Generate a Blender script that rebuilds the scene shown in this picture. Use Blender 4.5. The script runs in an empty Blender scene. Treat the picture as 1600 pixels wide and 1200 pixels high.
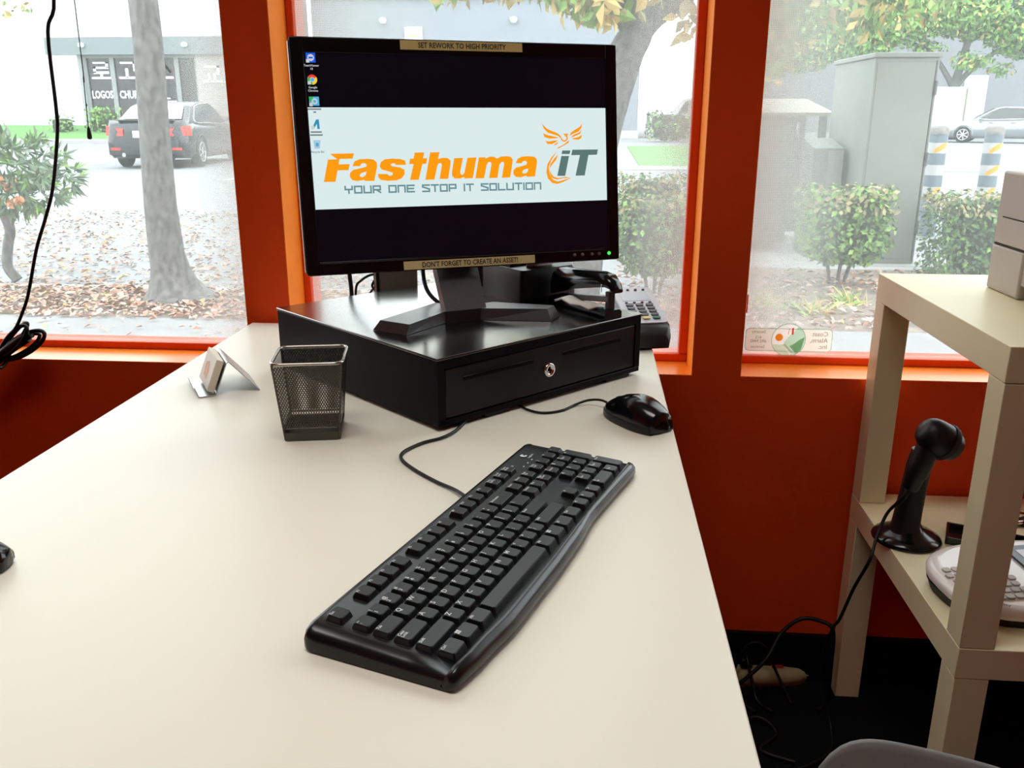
import bpy, bmesh, math, random
from mathutils import Vector, Matrix, Quaternion
from mathutils.geometry import tessellate_polygon
random.seed(7)
SC = bpy.context.scene
COL = SC.collection
# ------------------------------------------------------------------ camera
F_PX = 1381.67
YAW, PITCH, ROLL = -0.0847, 0.2980, 0.0007
CAM_Z = 1.1895
fw = Vector((math.sin(YAW)*math.cos(PITCH), math.cos(YAW)*math.cos(PITCH), -math.sin(PITCH)))
rt = Vector((math.cos(YAW), -math.sin(YAW), 0)); up = rt.cross(fw)
rt, up = rt*math.cos(ROLL)+up*math.sin(ROLL), up*math.cos(ROLL)-rt*math.sin(ROLL)
cd = bpy.data.cameras.new('camera'); cam = bpy.data.objects.new('camera', cd); COL.objects.link(cam)
cam.matrix_world = Matrix(((rt.x, up.x, -fw.x, 0), (rt.y, up.y, -fw.y, 0), (rt.z, up.z, -fw.z, CAM_Z), (0, 0, 0, 1)))
cd.sensor_fit = 'HORIZONTAL'; cd.sensor_width = 36; cd.lens = F_PX*36/1600; cd.clip_start = .02; cd.clip_end = 400
SC.camera = cam
# ------------------------------------------------------------------ sky, lights, exposure
W = bpy.data.worlds.new('overcast'); SC.world = W; W.use_nodes = True
bg = W.node_tree.nodes['Background']; bg.inputs[0].default_value = (.93, .97, 1, 1); bg.inputs[1].default_value = 5.1
SC.view_settings.view_transform = 'Standard'; SC.view_settings.look = 'None'
SC.view_settings.gamma = 1; SC.view_settings.use_curve_mapping = False
SC.view_settings.exposure = 0.22
def area(name, loc, sx, sy, power, col, spread=180):
    l = bpy.data.lights.new(name, 'AREA'); l.shape = 'RECTANGLE'; l.size = sx; l.size_y = sy
    l.energy = power; l.color = col; l.spread = math.radians(spread)
    o = bpy.data.objects.new(name, l); COL.objects.link(o); o.location = loc
    return o
area('ceiling_lamp_light', (-.35, .55, 2.66), 1.15, .55, 5.6, (1, .97, .91), 100)
area('ceiling_lamp_light', (-.35, -1.9, 2.66), 1.15, .55, .8, (1, .96, .90), 100)
# ------------------------------------------------------------------ helpers
MATS = {}
def mat(name, col, rough=.5, metal=0., spec=.5, var=0., vscale=20., bump=0., bscale=200., emit=None, estr=1., coat=0., stretch=None):
    if name in MATS: return MATS[name]
    m = bpy.data.materials.new(name); m.use_nodes = True; nt = m.node_tree; b = nt.nodes['Principled BSDF']
    c = tuple(col)+(1,)
    b.inputs['Base Color'].default_value = c; b.inputs['Roughness'].default_value = rough
    b.inputs['Metallic'].default_value = metal; b.inputs['Specular IOR Level'].default_value = spec
    b.inputs['Coat Weight'].default_value = coat; b.inputs['Coat Roughness'].default_value = .08
    if var or bump: tc = nt.nodes.new('ShaderNodeTexCoord')
    src = None
    if (var or bump) and stretch:
        mp = nt.nodes.new('ShaderNodeMapping'); mp.inputs['Scale'].default_value = stretch; nt.links.new(tc.outputs['Object'], mp.inputs[0]); src = mp.outputs[0]
    elif var or bump: src = tc.outputs['Object']
    if var:
        n = nt.nodes.new('ShaderNodeTexNoise'); n.inputs['Scale'].default_value = vscale; n.inputs['Detail'].default_value = 6
        nt.links.new(src, n.inputs['Vector'])
        r = nt.nodes.new('ShaderNodeValToRGB'); r.color_ramp.elements[0].position = .3; r.color_ramp.elements[1].position = .7
        r.color_ramp.elements[0].color = tuple(max(0, x*(1-var)) for x in col)+(1,); r.color_ramp.elements[1].color = tuple(min(1, x*(1+var)) for x in col)+(1,)
        nt.links.new(n.outputs['Fac'], r.inputs[0]); nt.links.new(r.outputs[0], b.inputs['Base Color'])
    if bump:
        n = nt.nodes.new('ShaderNodeTexNoise'); n.inputs['Scale'].default_value = bscale; n.inputs['Detail'].default_value = 3
        nt.links.new(src, n.inputs['Vector'])
        bp = nt.nodes.new('ShaderNodeBump'); bp.inputs['Strength'].default_value = bump; bp.inputs['Distance'].default_value = min(.002, .1/bscale)
        nt.links.new(n.outputs['Fac'], bp.inputs['Height']); nt.links.new(bp.outputs[0], b.inputs['Normal'])
    if emit: b.inputs['Emission Color'].default_value = tuple(emit)+(1,); b.inputs['Emission Strength'].default_value = estr
    MATS[name] = m; return m
class MB:
    """collects shapes; build() links them as one mesh object"""
    def __init__(s): s.v = []; s.f = []; s.sm = []; s.mi = []
    def add(s, vs, fs, M=None, smooth=False, mi=0):
        o = len(s.v)
        s.v += [tuple(M @ Vector(p)) if M is not None else tuple(p) for p in vs]
        s.f += [tuple(i+o for i in q) for q in fs]; s.sm += [smooth]*len(fs); s.mi += [mi]*len(fs); return s
    def box(s, x0, x1, y0, y1, z0, z1, bev=0, seg=2, M=None, mi=0):
        if bev <= 0:
            v = [(x0,y0,z0),(x1,y0,z0),(x1,y1,z0),(x0,y1,z0),(x0,y0,z1),(x1,y0,z1),(x1,y1,z1),(x0,y1,z1)]
            return s.add(v, [(0,3,2,1),(4,5,6,7),(0,1,5,4),(1,2,6,5),(2,3,7,6),(3,0,4,7)], M, mi=mi)
        bm = bmesh.new(); bmesh.ops.create_cube(bm, size=1)
        for q in bm.verts: q.co = ((x0+x1)/2+q.co.x*(x1-x0), (y0+y1)/2+q.co.y*(y1-y0), (z0+z1)/2+q.co.z*(z1-z0))
        bmesh.ops.bevel(bm, geom=bm.edges[:], offset=bev, segments=seg, profile=.5, affect='EDGES')
        bm.verts.index_update()
        bm.normal_update(); k0 = len(s.f); s.add([q.co[:] for q in bm.verts], [[q.index for q in f.verts] for f in bm.faces], M, True, mi)
        for i, f in enumerate(bm.faces): s.sm[k0+i] = max(abs(c) for c in f.normal) < .999      # flat sides stay flat, rounded edges smooth
        bm.free(); return s
    def prism(s, poly, z0, z1, M=None, smooth=False, mi=0):
        n = len(poly); v = [(x, y, z0) for x, y in poly]+[(x, y, z1) for x, y in poly]
        s.add(v, [tuple(range(n))[::-1], tuple(range(n, 2*n))], M, mi=mi)
        return s.add(v, [(i, (i+1) % n, n+(i+1) % n, n+i) for i in range(n)], M, smooth, mi)
    def loft(s, rings, cap=True, M=None, smooth=True, closed=True, mi=0):
        n = len(rings[0]); v = [p for r in rings for p in r]; fs = []
        for k in range(len(rings)-1):
            for i in range(n if closed else n-1): j = (i+1) % n; fs.append((k*n+i, k*n+j, (k+1)*n+j, (k+1)*n+i))
        s.add(v, fs, M, smooth, mi)
        if cap and closed:
            s.add(rings[0], [tuple(range(n))[::-1]], M, mi=mi); s.add(rings[-1], [tuple(range(n))], M, mi=mi)
        return s
    def lathe(s, prof, n=24, M=None, mi=0, cap=True):
        return s.loft([[(r*math.cos(a), r*math.sin(a), z) for a in [2*math.pi*i/n for i in range(n)]] for r, z in prof], cap, M, mi=mi)
    def cyl(s, r, z0, z1, n=20, M=None, r2=None, mi=0): return s.lathe([(r, z0), (r if r2 is None else r2, z1)], n, M, mi)
    def tube(s, pts, r, n=8, sub=6, M=None, flat=1., closed=False):
        P = spline(pts, sub, closed); rr = r if callable(r) else (lambda t: r); rings = []
        t0 = (P[1]-P[0]).normalized(); nrm = t0.orthogonal().normalized()
        for i, p in enumerate(P):
            a = P[i-1] if i or closed else p; b = P[(i+1) % len(P)] if i < len(P)-1 or closed else p
            t = (b-a).normalized(); nrm = (nrm-t*nrm.dot(t)).normalized(); bi = t.cross(nrm); R = rr(i/(len(P)-1))
            rings.append([tuple(p+nrm*R*math.cos(q)*flat+bi*R*math.sin(q)) for q in [2*math.pi*k/n for k in range(n)]])
        if closed: rings.append(rings[0])
        return s.loft(rings, not closed, M)
    def poly(s, loops, z=0., M=None, thick=0., mi=0):
        """flat polygon with holes"""
        L = [[Vector((x, y, z)) for x, y in q] for q in loops]; fl = [p for q in L for p in q]
        tr = tessellate_polygon(L)
        fs = []
        for a, b, c in tr:
            u = (fl[b]-fl[a]).cross(fl[c]-fl[a])
            fs.append((a, b, c) if u.z > 0 else (a, c, b))
        return s.add([tuple(p) for p in fl], fs, M, mi=mi)
    def build(s, name, m, parent=None, kind=None, label=None, cat=None, group=None):
        me = bpy.data.meshes.new(name); me.from_pydata(s.v, [], s.f)
        for q in (m if isinstance(m, (list, tuple)) else [m]): me.materials.append(q)
        me.validate() if False else None; me.polygons.foreach_set('use_smooth', s.sm); me.polygons.foreach_set('material_index', s.mi); me.update()
        o = bpy.data.objects.new(name, me); COL.objects.link(o)
        if parent: o.parent = parent
        return tag(o, label, cat, group, kind)
def spline(pts, sub, closed=False):
    P = [Vector(p) for p in pts]; n = len(P)
    if sub <= 1 or n < 3: return P
    out = []
    for i in range(n if closed else n-1):
        if closed: a, b, c, d = P[i-1], P[i], P[(i+1) % n], P[(i+2) % n]
        else: a, b, c, d = P[max(i-1, 0)], P[i], P[i+1], P[min(i+2, n-1)]
        for k in range(sub):
            t = k/sub; out.append(.5*((2*b)+(c-a)*t+(2*a-5*b+4*c-d)*t*t+(3*b-a-3*c+d)*t**3))
    if not closed: out.append(P[-1])
    return out
def tag(o, label=None, cat=None, group=None, kind=None):
    for k, v in (('label', label), ('category', cat), ('group', group), ('kind', kind)):
        if v: o[k] = v
    return o
def thing(name, label, cat, loc=(0, 0, 0), rz=0., group=None, rot=None):
    o = bpy.data.objects.new(name, None); COL.objects.link(o); o.empty_display_size = .05
    o.location = loc; o.rotation_euler = rot if rot else (0, 0, rz)
    return tag(o, label, cat, group)
def T(x=0, y=0, z=0, rx=0, ry=0, rz=0, s=1.):
    return Matrix.Translation((x, y, z)) @ Matrix.Rotation(rz, 4, 'Z') @ Matrix.Rotation(ry, 4, 'Y') @ Matrix.Rotation(rx, 4, 'X') @ Matrix.Scale(s, 4)
TXT = {}
def text(s, size, bold=0., shear=0., align='CENTER', spacing=1., mirror=False, sx=1.):
    """vertices and faces of flat lettering lying in the XY plane"""
    k = (s, size, bold, shear, align, spacing, mirror, sx)
    if k not in TXT:
        cu = bpy.data.curves.new('lettering', 'FONT'); cu.body = s; cu.size = size; cu.offset = bold; cu.shear = shear
        cu.align_x = align; cu.align_y = 'CENTER'; cu.resolution_u = 2; cu.space_character = spacing
        ob = bpy.data.objects.new('lettering', cu); COL.objects.link(ob)
        me = bpy.data.meshes.new_from_object(ob)
        sg = -1 if mirror else 1
        v = [(p.co.x*sg*sx, p.co.y, 0.) for p in me.vertices]
        f = [tuple(q.vertices)[::sg] for q in me.polygons]
        bpy.data.objects.remove(ob); bpy.data.curves.remove(cu); bpy.data.meshes.remove(me); TXT[k] = (v, f)
    return TXT[k]
def circ(r, n=20, x=0., y=0., a0=0., a1=2*math.pi):
    full = abs(a1-a0) > 6.28
    return [(x+r*math.cos(a0+(a1-a0)*i/(n if full else n-1)), y+r*math.sin(a0+(a1-a0)*i/(n if full else n-1))) for i in range(n)]
def rrect(w, d, r, n=5, x=0., y=0.):
    p = []
    for cx, cy, a in ((w/2-r, d/2-r, 0), (-w/2+r, d/2-r, math.pi/2), (-w/2+r, -d/2+r, math.pi), (w/2-r, -d/2+r, 1.5*math.pi)):
        p += [(x+cx+r*math.cos(a+math.pi/2*i/n), y+cy+r*math.sin(a+math.pi/2*i/n)) for i in range(n+1)]
    return p
def copy_tree(o, parent=None):
    c = o.copy(); COL.objects.link(c); c.parent = parent
    for ch in o.children: copy_tree(ch, c)
    return c
# materials shared by several things
BLACK = mat('black_plastic', (.006, .006, .008), .42, spec=.4, var=.2, vscale=60)
BLACKG = mat('black_gloss_plastic', (.004, .004, .005), .16, spec=.5, var=.1)
CORD = mat('black_cord_rubber', (.005, .005, .006), .5, spec=.35, var=.2)
WHITEP = mat('white_print', (.85, .85, .85), .5, var=.03)
STEEL = mat('brushed_steel', (.55, .55, .56), .3, metal=1, var=.1, vscale=80, bump=.05, bscale=300)
CHROME = mat('chrome', (.75, .74, .72), .15, metal=1, var=.04)
RUBBER = mat('dark_rubber', (.012, .012, .013), .7, var=.2)
# ------------------------------------------------------------------ the room
YW = 1.72; SILL = .6864; XL, XR, YB, ZC = -3.2, 2.7, -3.4, 2.75
PAINT = mat('orange_red_wall_paint', (.78, .066, .005), .55, spec=.25, var=.10, vscale=3, bump=.55, bscale=45)
PAINT2 = mat('orange_red_gloss_trim_paint', (.84, .075, .004), .42, spec=.35, var=.06, vscale=9, bump=.12, bscale=60)
REVM = mat('daylight_tinted_reveal_paint', (.90, .25, .010), .5, spec=.15, var=.08, vscale=12, bump=.15, bscale=60)  # red trim shifted to orange: window light on the reveals is in the colour
SILLM = mat('daylight_tinted_gloss_sill_paint', (.88, .22, .02), .24, spec=.6, var=.10, vscale=7, bump=.10, bscale=50)  # daylight on the sill painted in as a brighter orange
CEIL = mat('white_ceiling_paint', (.5, .48, .44), .9, var=.03, bump=.2, bscale=80)
CARPET = mat('charcoal_carpet', (.006, .006, .0068), .95, spec=.1, var=.4, vscale=300, bump=.8, bscale=500)
BASEB = mat('black_vinyl_baseboard', (.0045, .0045, .005), .5, spec=.2, var=.15)
MB().box(XL, XR, YB, YW+.25, -.05, 0).build('floor', CARPET, kind='structure')
MB().box(XL, XR, YB, YW+.25, ZC, ZC+.05).build('ceiling', CEIL, kind='structure')
P1, P2, P3, P4 = -.6905, -.6009, .2156, .3097
ZT = 2.25
w = MB()
w.box(XL, XR, YW, YW+.22, -.05, SILL)
w.box(XL, XR, YW, YW+.22, ZT, ZC)
for a, b in ((XL, -2.95), (P1, P2), (P3, P4), (2.45, XR)): w.box(a, b, YW, YW+.22, SILL, ZT)
w.build('wall_back', PAINT, kind='structure')
MB().box(XL-.1, XL, YB, YW+.22, -.05, ZC).build('wall_left', PAINT, kind='structure')
MB().box(XR, XR+.1, YB, YW+.22, -.05, ZC).build('wall_right', PAINT, kind='structure')
MB().box(XL, XR, YB-.1, YB, -.05, ZC).build('wall_front', PAINT, kind='structure')
bb = MB(); bb.box(XL, XR, YW-.012, YW, 0, .112); bb.build('baseboard_back', BASEB, kind='structure')
# window film: finely perforated, milky towards the edges of the panes
def film_mat(name, x0, x1, base, edges):
    m = bpy.data.materials.new(name); m.use_nodes = True; nt = m.node_tree; N = nt.nodes; L = nt.links
    N.remove(N['Principled BSDF']); out = N['Material Output']
    tc = N.new('ShaderNodeTexCoord'); sep = N.new('ShaderNodeSeparateXYZ'); L.new(tc.outputs['Object'], sep.inputs[0])
    def math_(op, a, b=None, c=None, clamp=False):
        n = N.new('ShaderNodeMath'); n.operation = op; n.use_clamp = clamp
        for i, q in enumerate((a, b, c)):
            if q is None: continue
            if isinstance(q, (int, float)): n.inputs[i].default_value = q
            else: L.new(q, n.inputs[i])
        return n.outputs[0]
    nz = N.new('ShaderNodeTexNoise'); nz.inputs['Scale'].default_value = 4.5; nz.inputs['Detail'].default_value = 3; L.new(tc.outputs['Object'], nz.inputs['Vector'])
    haze = None
    for xc, width, amt in edges:          # milky band fading away from a pane edge
        d = math_('ABSOLUTE', math_('SUBTRACT', sep.outputs['X'], xc))
        g = math_('MULTIPLY', math_('SUBTRACT', 1, math_('DIVIDE', d, width), clamp=True), amt)
        g = math_('MULTIPLY', g, math_('ADD', math_('MULTIPLY', nz.outputs['Fac'], 1.0), .5))
        haze = g if haze is None else math_('ADD', haze, g)
    haze = math_('ADD', haze, base) if haze is not None else math_('ADD', base, 0)
    # perforation, a square grid of round holes turned 45 degrees
    mp = N.new('ShaderNodeMapping'); mp.inputs['Rotation'].default_value = (0, math.pi/4, 0); L.new(tc.outputs['Object'], mp.inputs[0])
    s2 = N.new('ShaderNodeSeparateXYZ'); L.new(mp.outputs[0], s2.inputs[0])
    k = 2*math.pi/.0046
    dots = math_('MULTIPLY', math_('SINE', math_('MULTIPLY', s2.outputs['X'], k)), math_('SINE', math_('MULTIPLY', s2.outputs['Z'], k)))
    fac = math_('MULTIPLY', haze, math_('ADD', 1, math_('MULTIPLY', dots, .30)), clamp=True)
    fac = math_('ADD', fac, math_('MULTIPLY', dots, .012), clamp=True)
    tr = N.new('ShaderNodeBsdfTransparent'); tr.inputs[0].default_value = (.87, .89, .885, 1)
    tl = N.new('ShaderNodeBsdfTranslucent'); tl.inputs[0].default_value = (.40, .43, .405, 1)
    mx = N.new('ShaderNodeMixShader'); L.new(fac, mx.inputs[0]); L.new(tr.outputs[0], mx.inputs[1]); L.new(tl.outputs[0], mx.inputs[2])
    L.new(mx.outputs[0], out.inputs[0]); return m
YF = 1.82; YG = 1.836
for n, (a, b, ed, base) in enumerate(((-2.95, P1, ((-.70, .16, .45),), .09), (P2, P3, ((P2, .30, .40), (P3, .14, .45)), .12), (P4, 2.45, ((P4, .21, .55),), .12))):
    win = tag(bpy.data.objects.new('window_%d' % (n+1), None), kind='structure'); COL.objects.link(win); win.empty_display_size = .05
    rail = .0172
    MB().box(a, b, YF, YF+.035, SILL, SILL+rail, .003).build('window_rail', PAINT2, win)
    MB().box(a, b, YF, YF+.035, ZT-rail, ZT, .003).build('window_rail', PAINT2, win)
    MB().box(a, a+.0155, YF, YF+.035, SILL+rail, ZT-rail, .003).build('window_stile', PAINT2, win)
    MB().box(b-.0185, b, YF, YF+.035, SILL+rail, ZT-rail, .003).build('window_stile', PAINT2, win)
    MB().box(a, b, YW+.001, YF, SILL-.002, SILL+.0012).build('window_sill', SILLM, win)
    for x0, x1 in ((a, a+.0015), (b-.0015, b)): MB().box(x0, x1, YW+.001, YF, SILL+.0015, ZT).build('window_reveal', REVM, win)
    MB().box(a+.008, b-.008, YG, YG+.0012, SILL+.008, ZT-.008).build('window_pane', film_mat('perforated_window_film_%d' % (n+1), a, b, base, ed), win)
MB().box(P4+.0225, P4+.0250, YG-.0016, YG-.0004, .792, .830).build('paint_smear', PAINT2, win)
# alarm company sticker on the outside of the right pane (mirrored, seen from indoors)
SK = thing('alarm_sticker', 'alarm company sticker with round emblem, reversed, low on right window', 'sticker', (.4235, YG-.0012, .7355), rot=(math.pi/2, 0, 0))
def vinyl(name, col):
    m = bpy.data.materials.new(name); m.use_nodes = True; nt = m.node_tree; nt.nodes.remove(nt.nodes['Principled BSDF'])
    a = nt.nodes.new('ShaderNodeBsdfTranslucent'); a.inputs[0].default_value = tuple(col)+(1,); d = nt.nodes.new('ShaderNodeBsdfDiffuse'); d.inputs[0].default_value = tuple(col)+(1,)
    x = nt.nodes.new('ShaderNodeMixShader'); x.inputs[0].default_value = .3; nt.links.new(a.outputs[0], x.inputs[1]); nt.links.new(d.outputs[0], x.inputs[2]); nt.links.new(x.outputs[0], nt.nodes['Material Output'].inputs[0]); return m
_mat = mat
def mat(name, col, *a, **k): return vinyl(name, col) if name.startswith('sticker_') else _mat(name, col, *a, **k)
skb = mat('sticker_beige_vinyl', (.80, .79, .70), .6, var=.05); skg = mat('sticker_green_ink', (.22, .42, .30), .6, var=.08)
skl = mat('sticker_pale_green_ink', (.48, .72, .54), .6, var=.05); skw = mat('sticker_white_ink', (.86, .88, .84), .6, var=.03); sko = mat('sticker_orange_ink', (1, .33, .03), .6, var=.03); skr = mat('sticker_red_ink', (.9, .05, .02), .6, var=.03)
MB().poly([rrect(.178, .049, .009), rrect(.1755, .0465, .008)]).build('panel_border', skg, SK)
for sg in (1, -1):      # the two panels stop at the round emblem
    a0 = math.asin(.02325/.0352); arc = [(sg*.0352*math.cos(a0-2*a0*i/12), .0352*math.sin(a0-2*a0*i/12)) for i in range(13)]
    out = [(sg*x, y) for x, y in [(.0877-.008+.008*math.cos(t_), -.02325+.008+.008*math.sin(t_)) for t_ in [-math.pi/2+math.pi/2*i/5 for i in range(6)]]+[(.0877-.008+.008*math.cos(t_), .02325-.008+.008*math.sin(t_)) for t_ in [math.pi/2*i/5 for i in range(6)]]]
    MB().poly([arc+out], .0002).build('panel', skb, SK)
MB().poly([circ(.0352, 40), circ(.0340, 40)], .0003).build('emblem_border', skg, SK)
MB().poly([[(.034*math.cos(t_), .034*math.sin(t_)) for t_ in [3.455-(3.455-1.01)*i/24 for i in range(25)]]+[(.010, .017), (.003, .011), (-.005, .000), (-.011, -.010)]], .0004).build('emblem_sky', skw, SK)
h = [(.0180, .0288), (.008, .014), (-.001, .006), (-.006, -.003), (-.016, -.011)]
MB().poly([[(.0180, .0286), (.010, .017), (.003, .011), (-.005, .000), (-.011, -.010)]+[(.034*math.cos(t), .034*math.sin(t)) for t in [-1.25, -1.0, -.7, -.4, -.1, .2, .5, .8]]], .0005).build('emblem_hills', skl, SK)
MB().poly([[(-.0336, -.0105), (-.011, -.0105), (.006, -.032)]+[(.0339*math.cos(t), .0339*math.sin(t)) for t in [-1.6, -1.9, -2.2, -2.5]]], .0006).build('emblem_field', mat('sticker_mid_green_ink', (.58, .72, .55), .6, var=.05), SK)
MB().poly([[(.033, .007), (.022, .001), (.012, -.008), (.003, -.013), (.010, -.021), (.017, -.029), (.027, -.02)]], .0006).build('emblem_slope', mat('sticker_deep_green_ink', (.34, .62, .40), .6, var=.05), SK)
MB().poly([[(-.012, -.0095), (-.005, -.0095), (.010, -.026), (.006, -.0335), (.0, -.026)]], .0007).build('emblem_path', skw, SK)
MB().poly([circ(.0078, 20, -.0195, .0055)], .0007).build('emblem_sun', sko, SK)
MB().poly([[(.0055, .026), (.0090, .026), (.0090, .0115), (.0055, .0115)]], .0007).poly([[(-.0005, .025), (.0005, .025), (-.001, .012), (-.0022, .012)]], .0007).build('emblem_mark', skr, SK)
t = MB()
skt = mat('sticker_grey_lettering', (.34, .38, .32), .6, var=.05)
for i, s in enumerate(('Coast', 'Alarm,', 'Inc.')): v, f = text(s, .0135, .0001, align='LEFT', mirror=True); t.add(v, f, T(.080, .0135-.0135*i, .0008))
t.build('lettering', skt, SK); t = MB()
for s, y in (('Security', .0165), ('415', .0045), ('692 9442', -.0035), ('Services', -.0155)): v, f = text(s, .0088, .0001, mirror=True); t.add(v, f, T(-.062, y, .0008))
t.build('lettering', skt, SK)
# ------------------------------------------------------------------ desk
DZ = .78
DESKM = mat('cream_laminate', (.82, .78, .66), .34, spec=.35, var=.015, vscale=3, bump=.03, bscale=400)
desk = thing('desk', 'long cream laminate desk standing endways to the window', 'desk', (-.277, .85, 0))
MB().box(-.40, .3996, -1.55, .858, DZ-.030, DZ, .0025).build('tabletop', DESKM, desk)
for sx in (-.36, .36):
    for sy in (-1.45, .78): MB().box(sx-.025, sx+.025, sy-.025, sy+.025, 0, DZ-.030, .003).build('leg', mat('grey_steel_leg', (.2, .2, .2), .4, metal=.6, var=.1), desk)
# ------------------------------------------------------------------ cash drawer
FLc = Vector((-.1915, 1.099)); FRc = Vector((.0890, 1.401))
ang = math.atan2(FRc.y-FLc.y, FRc.x-FLc.x); DW = (FRc-FLc).length; DD = .432; DH = .102
cdw = thing('cash_drawer', 'black steel cash drawer with keyed lock under the monitor', 'cash drawer', (FLc.x, FLc.y, DZ), ang)
CASE = mat('black_powder_coat', (.0042, .0042, .0056), .20, spec=.7, var=.25, vscale=300, bump=.08, bscale=500, coat=1.)
CASE.node_tree.nodes['Principled BSDF'].inputs['Coat Roughness'].default_value = .17
b = MB(); b.box(0, DW, .010, DD, .006, DH-.003, .002); b.box(0, DW, 0, .012, .006, .014, .001); b.box(0, .012, 0, .012, .014, DH-.003); b.box(DW-.012, DW, 0, .012, .014, DH-.003); b.box(.012, DW-.012, 0, .012, DH-.016, DH-.003)
b.build('case', mat('black_case_steel', (.0035, .0035, .005), .45, spec=.07, var=.2, vscale=200, bump=.1, bscale=700), cdw)
fr = MB(); fr.box(.013, DW-.013, .0012, .03, .0152, DH-.0172, .002); fr.build('drawer_front', mat('black_satin_steel', (.0035, .0035, .0052), .42, spec=.25, var=.2, vscale=150), cdw)
GRV = mat('groove_shadow_black', (.0015, .0015, .0015), .8, spec=.1, var=.1)
dfp = cdw.children[1]
MB().box(-.0012, DW+.0012, -.0012, DD, DH-.0035, DH, .0012).build('top_panel', CASE, cdw)
for x0, x1 in ((.045, .175), (.235, .365)):
    MB().prism(rrect(x1-x0, .0045, .0022, 5, (x0+x1)/2, .066), -.0008, .0002, M=T(0, 0, 0, rx=math.pi/2)).build('media_slot', GRV, dfp)
    MB().prism(rrect(x1-x0+.004, .0012, .0005, 3, (x0+x1)/2, .0698), -.0012, .0010, M=T(0, 0, 0, rx=math.pi/2)).build('slot_lip', CASE, dfp)
MB().lathe([(.0105, 0), (.0105, .003), (.0095, .0042), (.0065, .0042), (.006, .0032), (.0001, .0032)], 28, T(.206, .0012, .0475, rx=math.pi/2)).build('lock', CHROME, cdw)
k = cdw.children[-1]
MB().box(-.0011, .0011, -.0045, .0045, .0033, .0037, M=T(.206, .0012, .0475, rx=math.pi/2)).box(-.004, .004, -.0009, .0009, .0033, .0037, M=T(.206, .0012, .0475, rx=math.pi/2)).build('keyway', GRV, k)
MB().box(.085, .130, .004, .03, .0, .0062).build('foot', RUBBER, cdw)
MB().box(DW-.075, DW-.02, .004, .03, .0, .0062).build('foot', RUBBER, cdw)
MB().box(.02, DW-.02, DD-.05, DD-.02, .0, .0062).build('foot', RUBBER, cdw)
# ------------------------------------------------------------------ monitor
MC = Vector((-.1882, 1.392, 1.1245)); MYAW = .4171; MT = .1187; DTOP = DZ+DH
mon = thing('monitor', 'black widescreen monitor showing an orange logo, standing on the cash drawer', 'monitor', (MC.x, MC.y, DTOP), MYAW)
MP = T(0, 0, MC.z-DTOP, rx=math.pi/2-MT)     # panel frame: x right, y up, z to the viewer
HW, HH = .255, .1693
BEZ = mat('black_bezel_plastic', (.0035, .0035, .0045), .22, spec=.45, var=.1)
p = MB(); p.prism(rrect(2*HW, 2*HH, .006), -.014, 0, M=MP)
p.loft([[(x, y, -.014) for x, y in rrect(2*HW-.004, 2*HH-.004, .006)], [(x, y, -.028) for x, y in rrect(2*HW-.06, 2*HH-.07, .02)], [(x, y, -.052) for x, y in rrect(.34, .20, .03)]], M=MP)
p.build('housing', BEZ, mon)
fr = MB()
for x0, x1, y0, y1 in ((-HW+.001, -.2357, -HH+.001, HH-.001), (.2357, HW-.001, -HH+.001, HH-.001), (-.2357, .2357, .1475, HH-.001), (-.2357, .2357, -HH+.001, -.1495)): fr.box(x0, x1, y0, y1, -.001, .0022, .0007, M=MP)
fr.build('bezel', BEZ, mon)
MB().box(-HW-.0012, -HW+.0006, -HH+.006, HH-.006, -.009, -.001, M=MP).build('side_trim', mat('silver_trim', (.45, .44, .42), .35, metal=.8, var=.05), mon)
MB().box(-.234, .229, -.1525, -.1512, .0022, .0030, M=MP).build('bezel_groove', mat('grey_highlight_plastic', (.05, .05, .06), .2, var=.1), mon)
scr = MB().add([(-.2357, -.1495, .0004), (.2357, -.1495, .0004), (.2357, .1475, .0004), (-.2357, .1475, .0004)], [(0, 1, 2, 3)], MP).build('screen', mat('dark_screen_glass', (.002, .002, .003), .25, spec=.3, var=.05, emit=(.0016, .0014, .003), estr=1), mon)
def glow(name, c, e=.86): return mat(name, (.01, .01, .01), .4, spec=.2, var=.02, emit=c, estr=e)
SW = glow('screen_white', (.70, .83, .83)); SO = glow('screen_orange', (1.0, .33, .003)); SG = glow('screen_slate', (.105, .185, .175)); SB = glow('screen_teal_grey', (.14, .27, .29))
MB().add([(-.2350, -.0725, .0006), (.2347, -.0725, .0006), (.2347, .0722, .0006), (-.2350, .0722, .0006)], [(0, 1, 2, 3)], MP).build('wallpaper_band', SW, scr)
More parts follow.
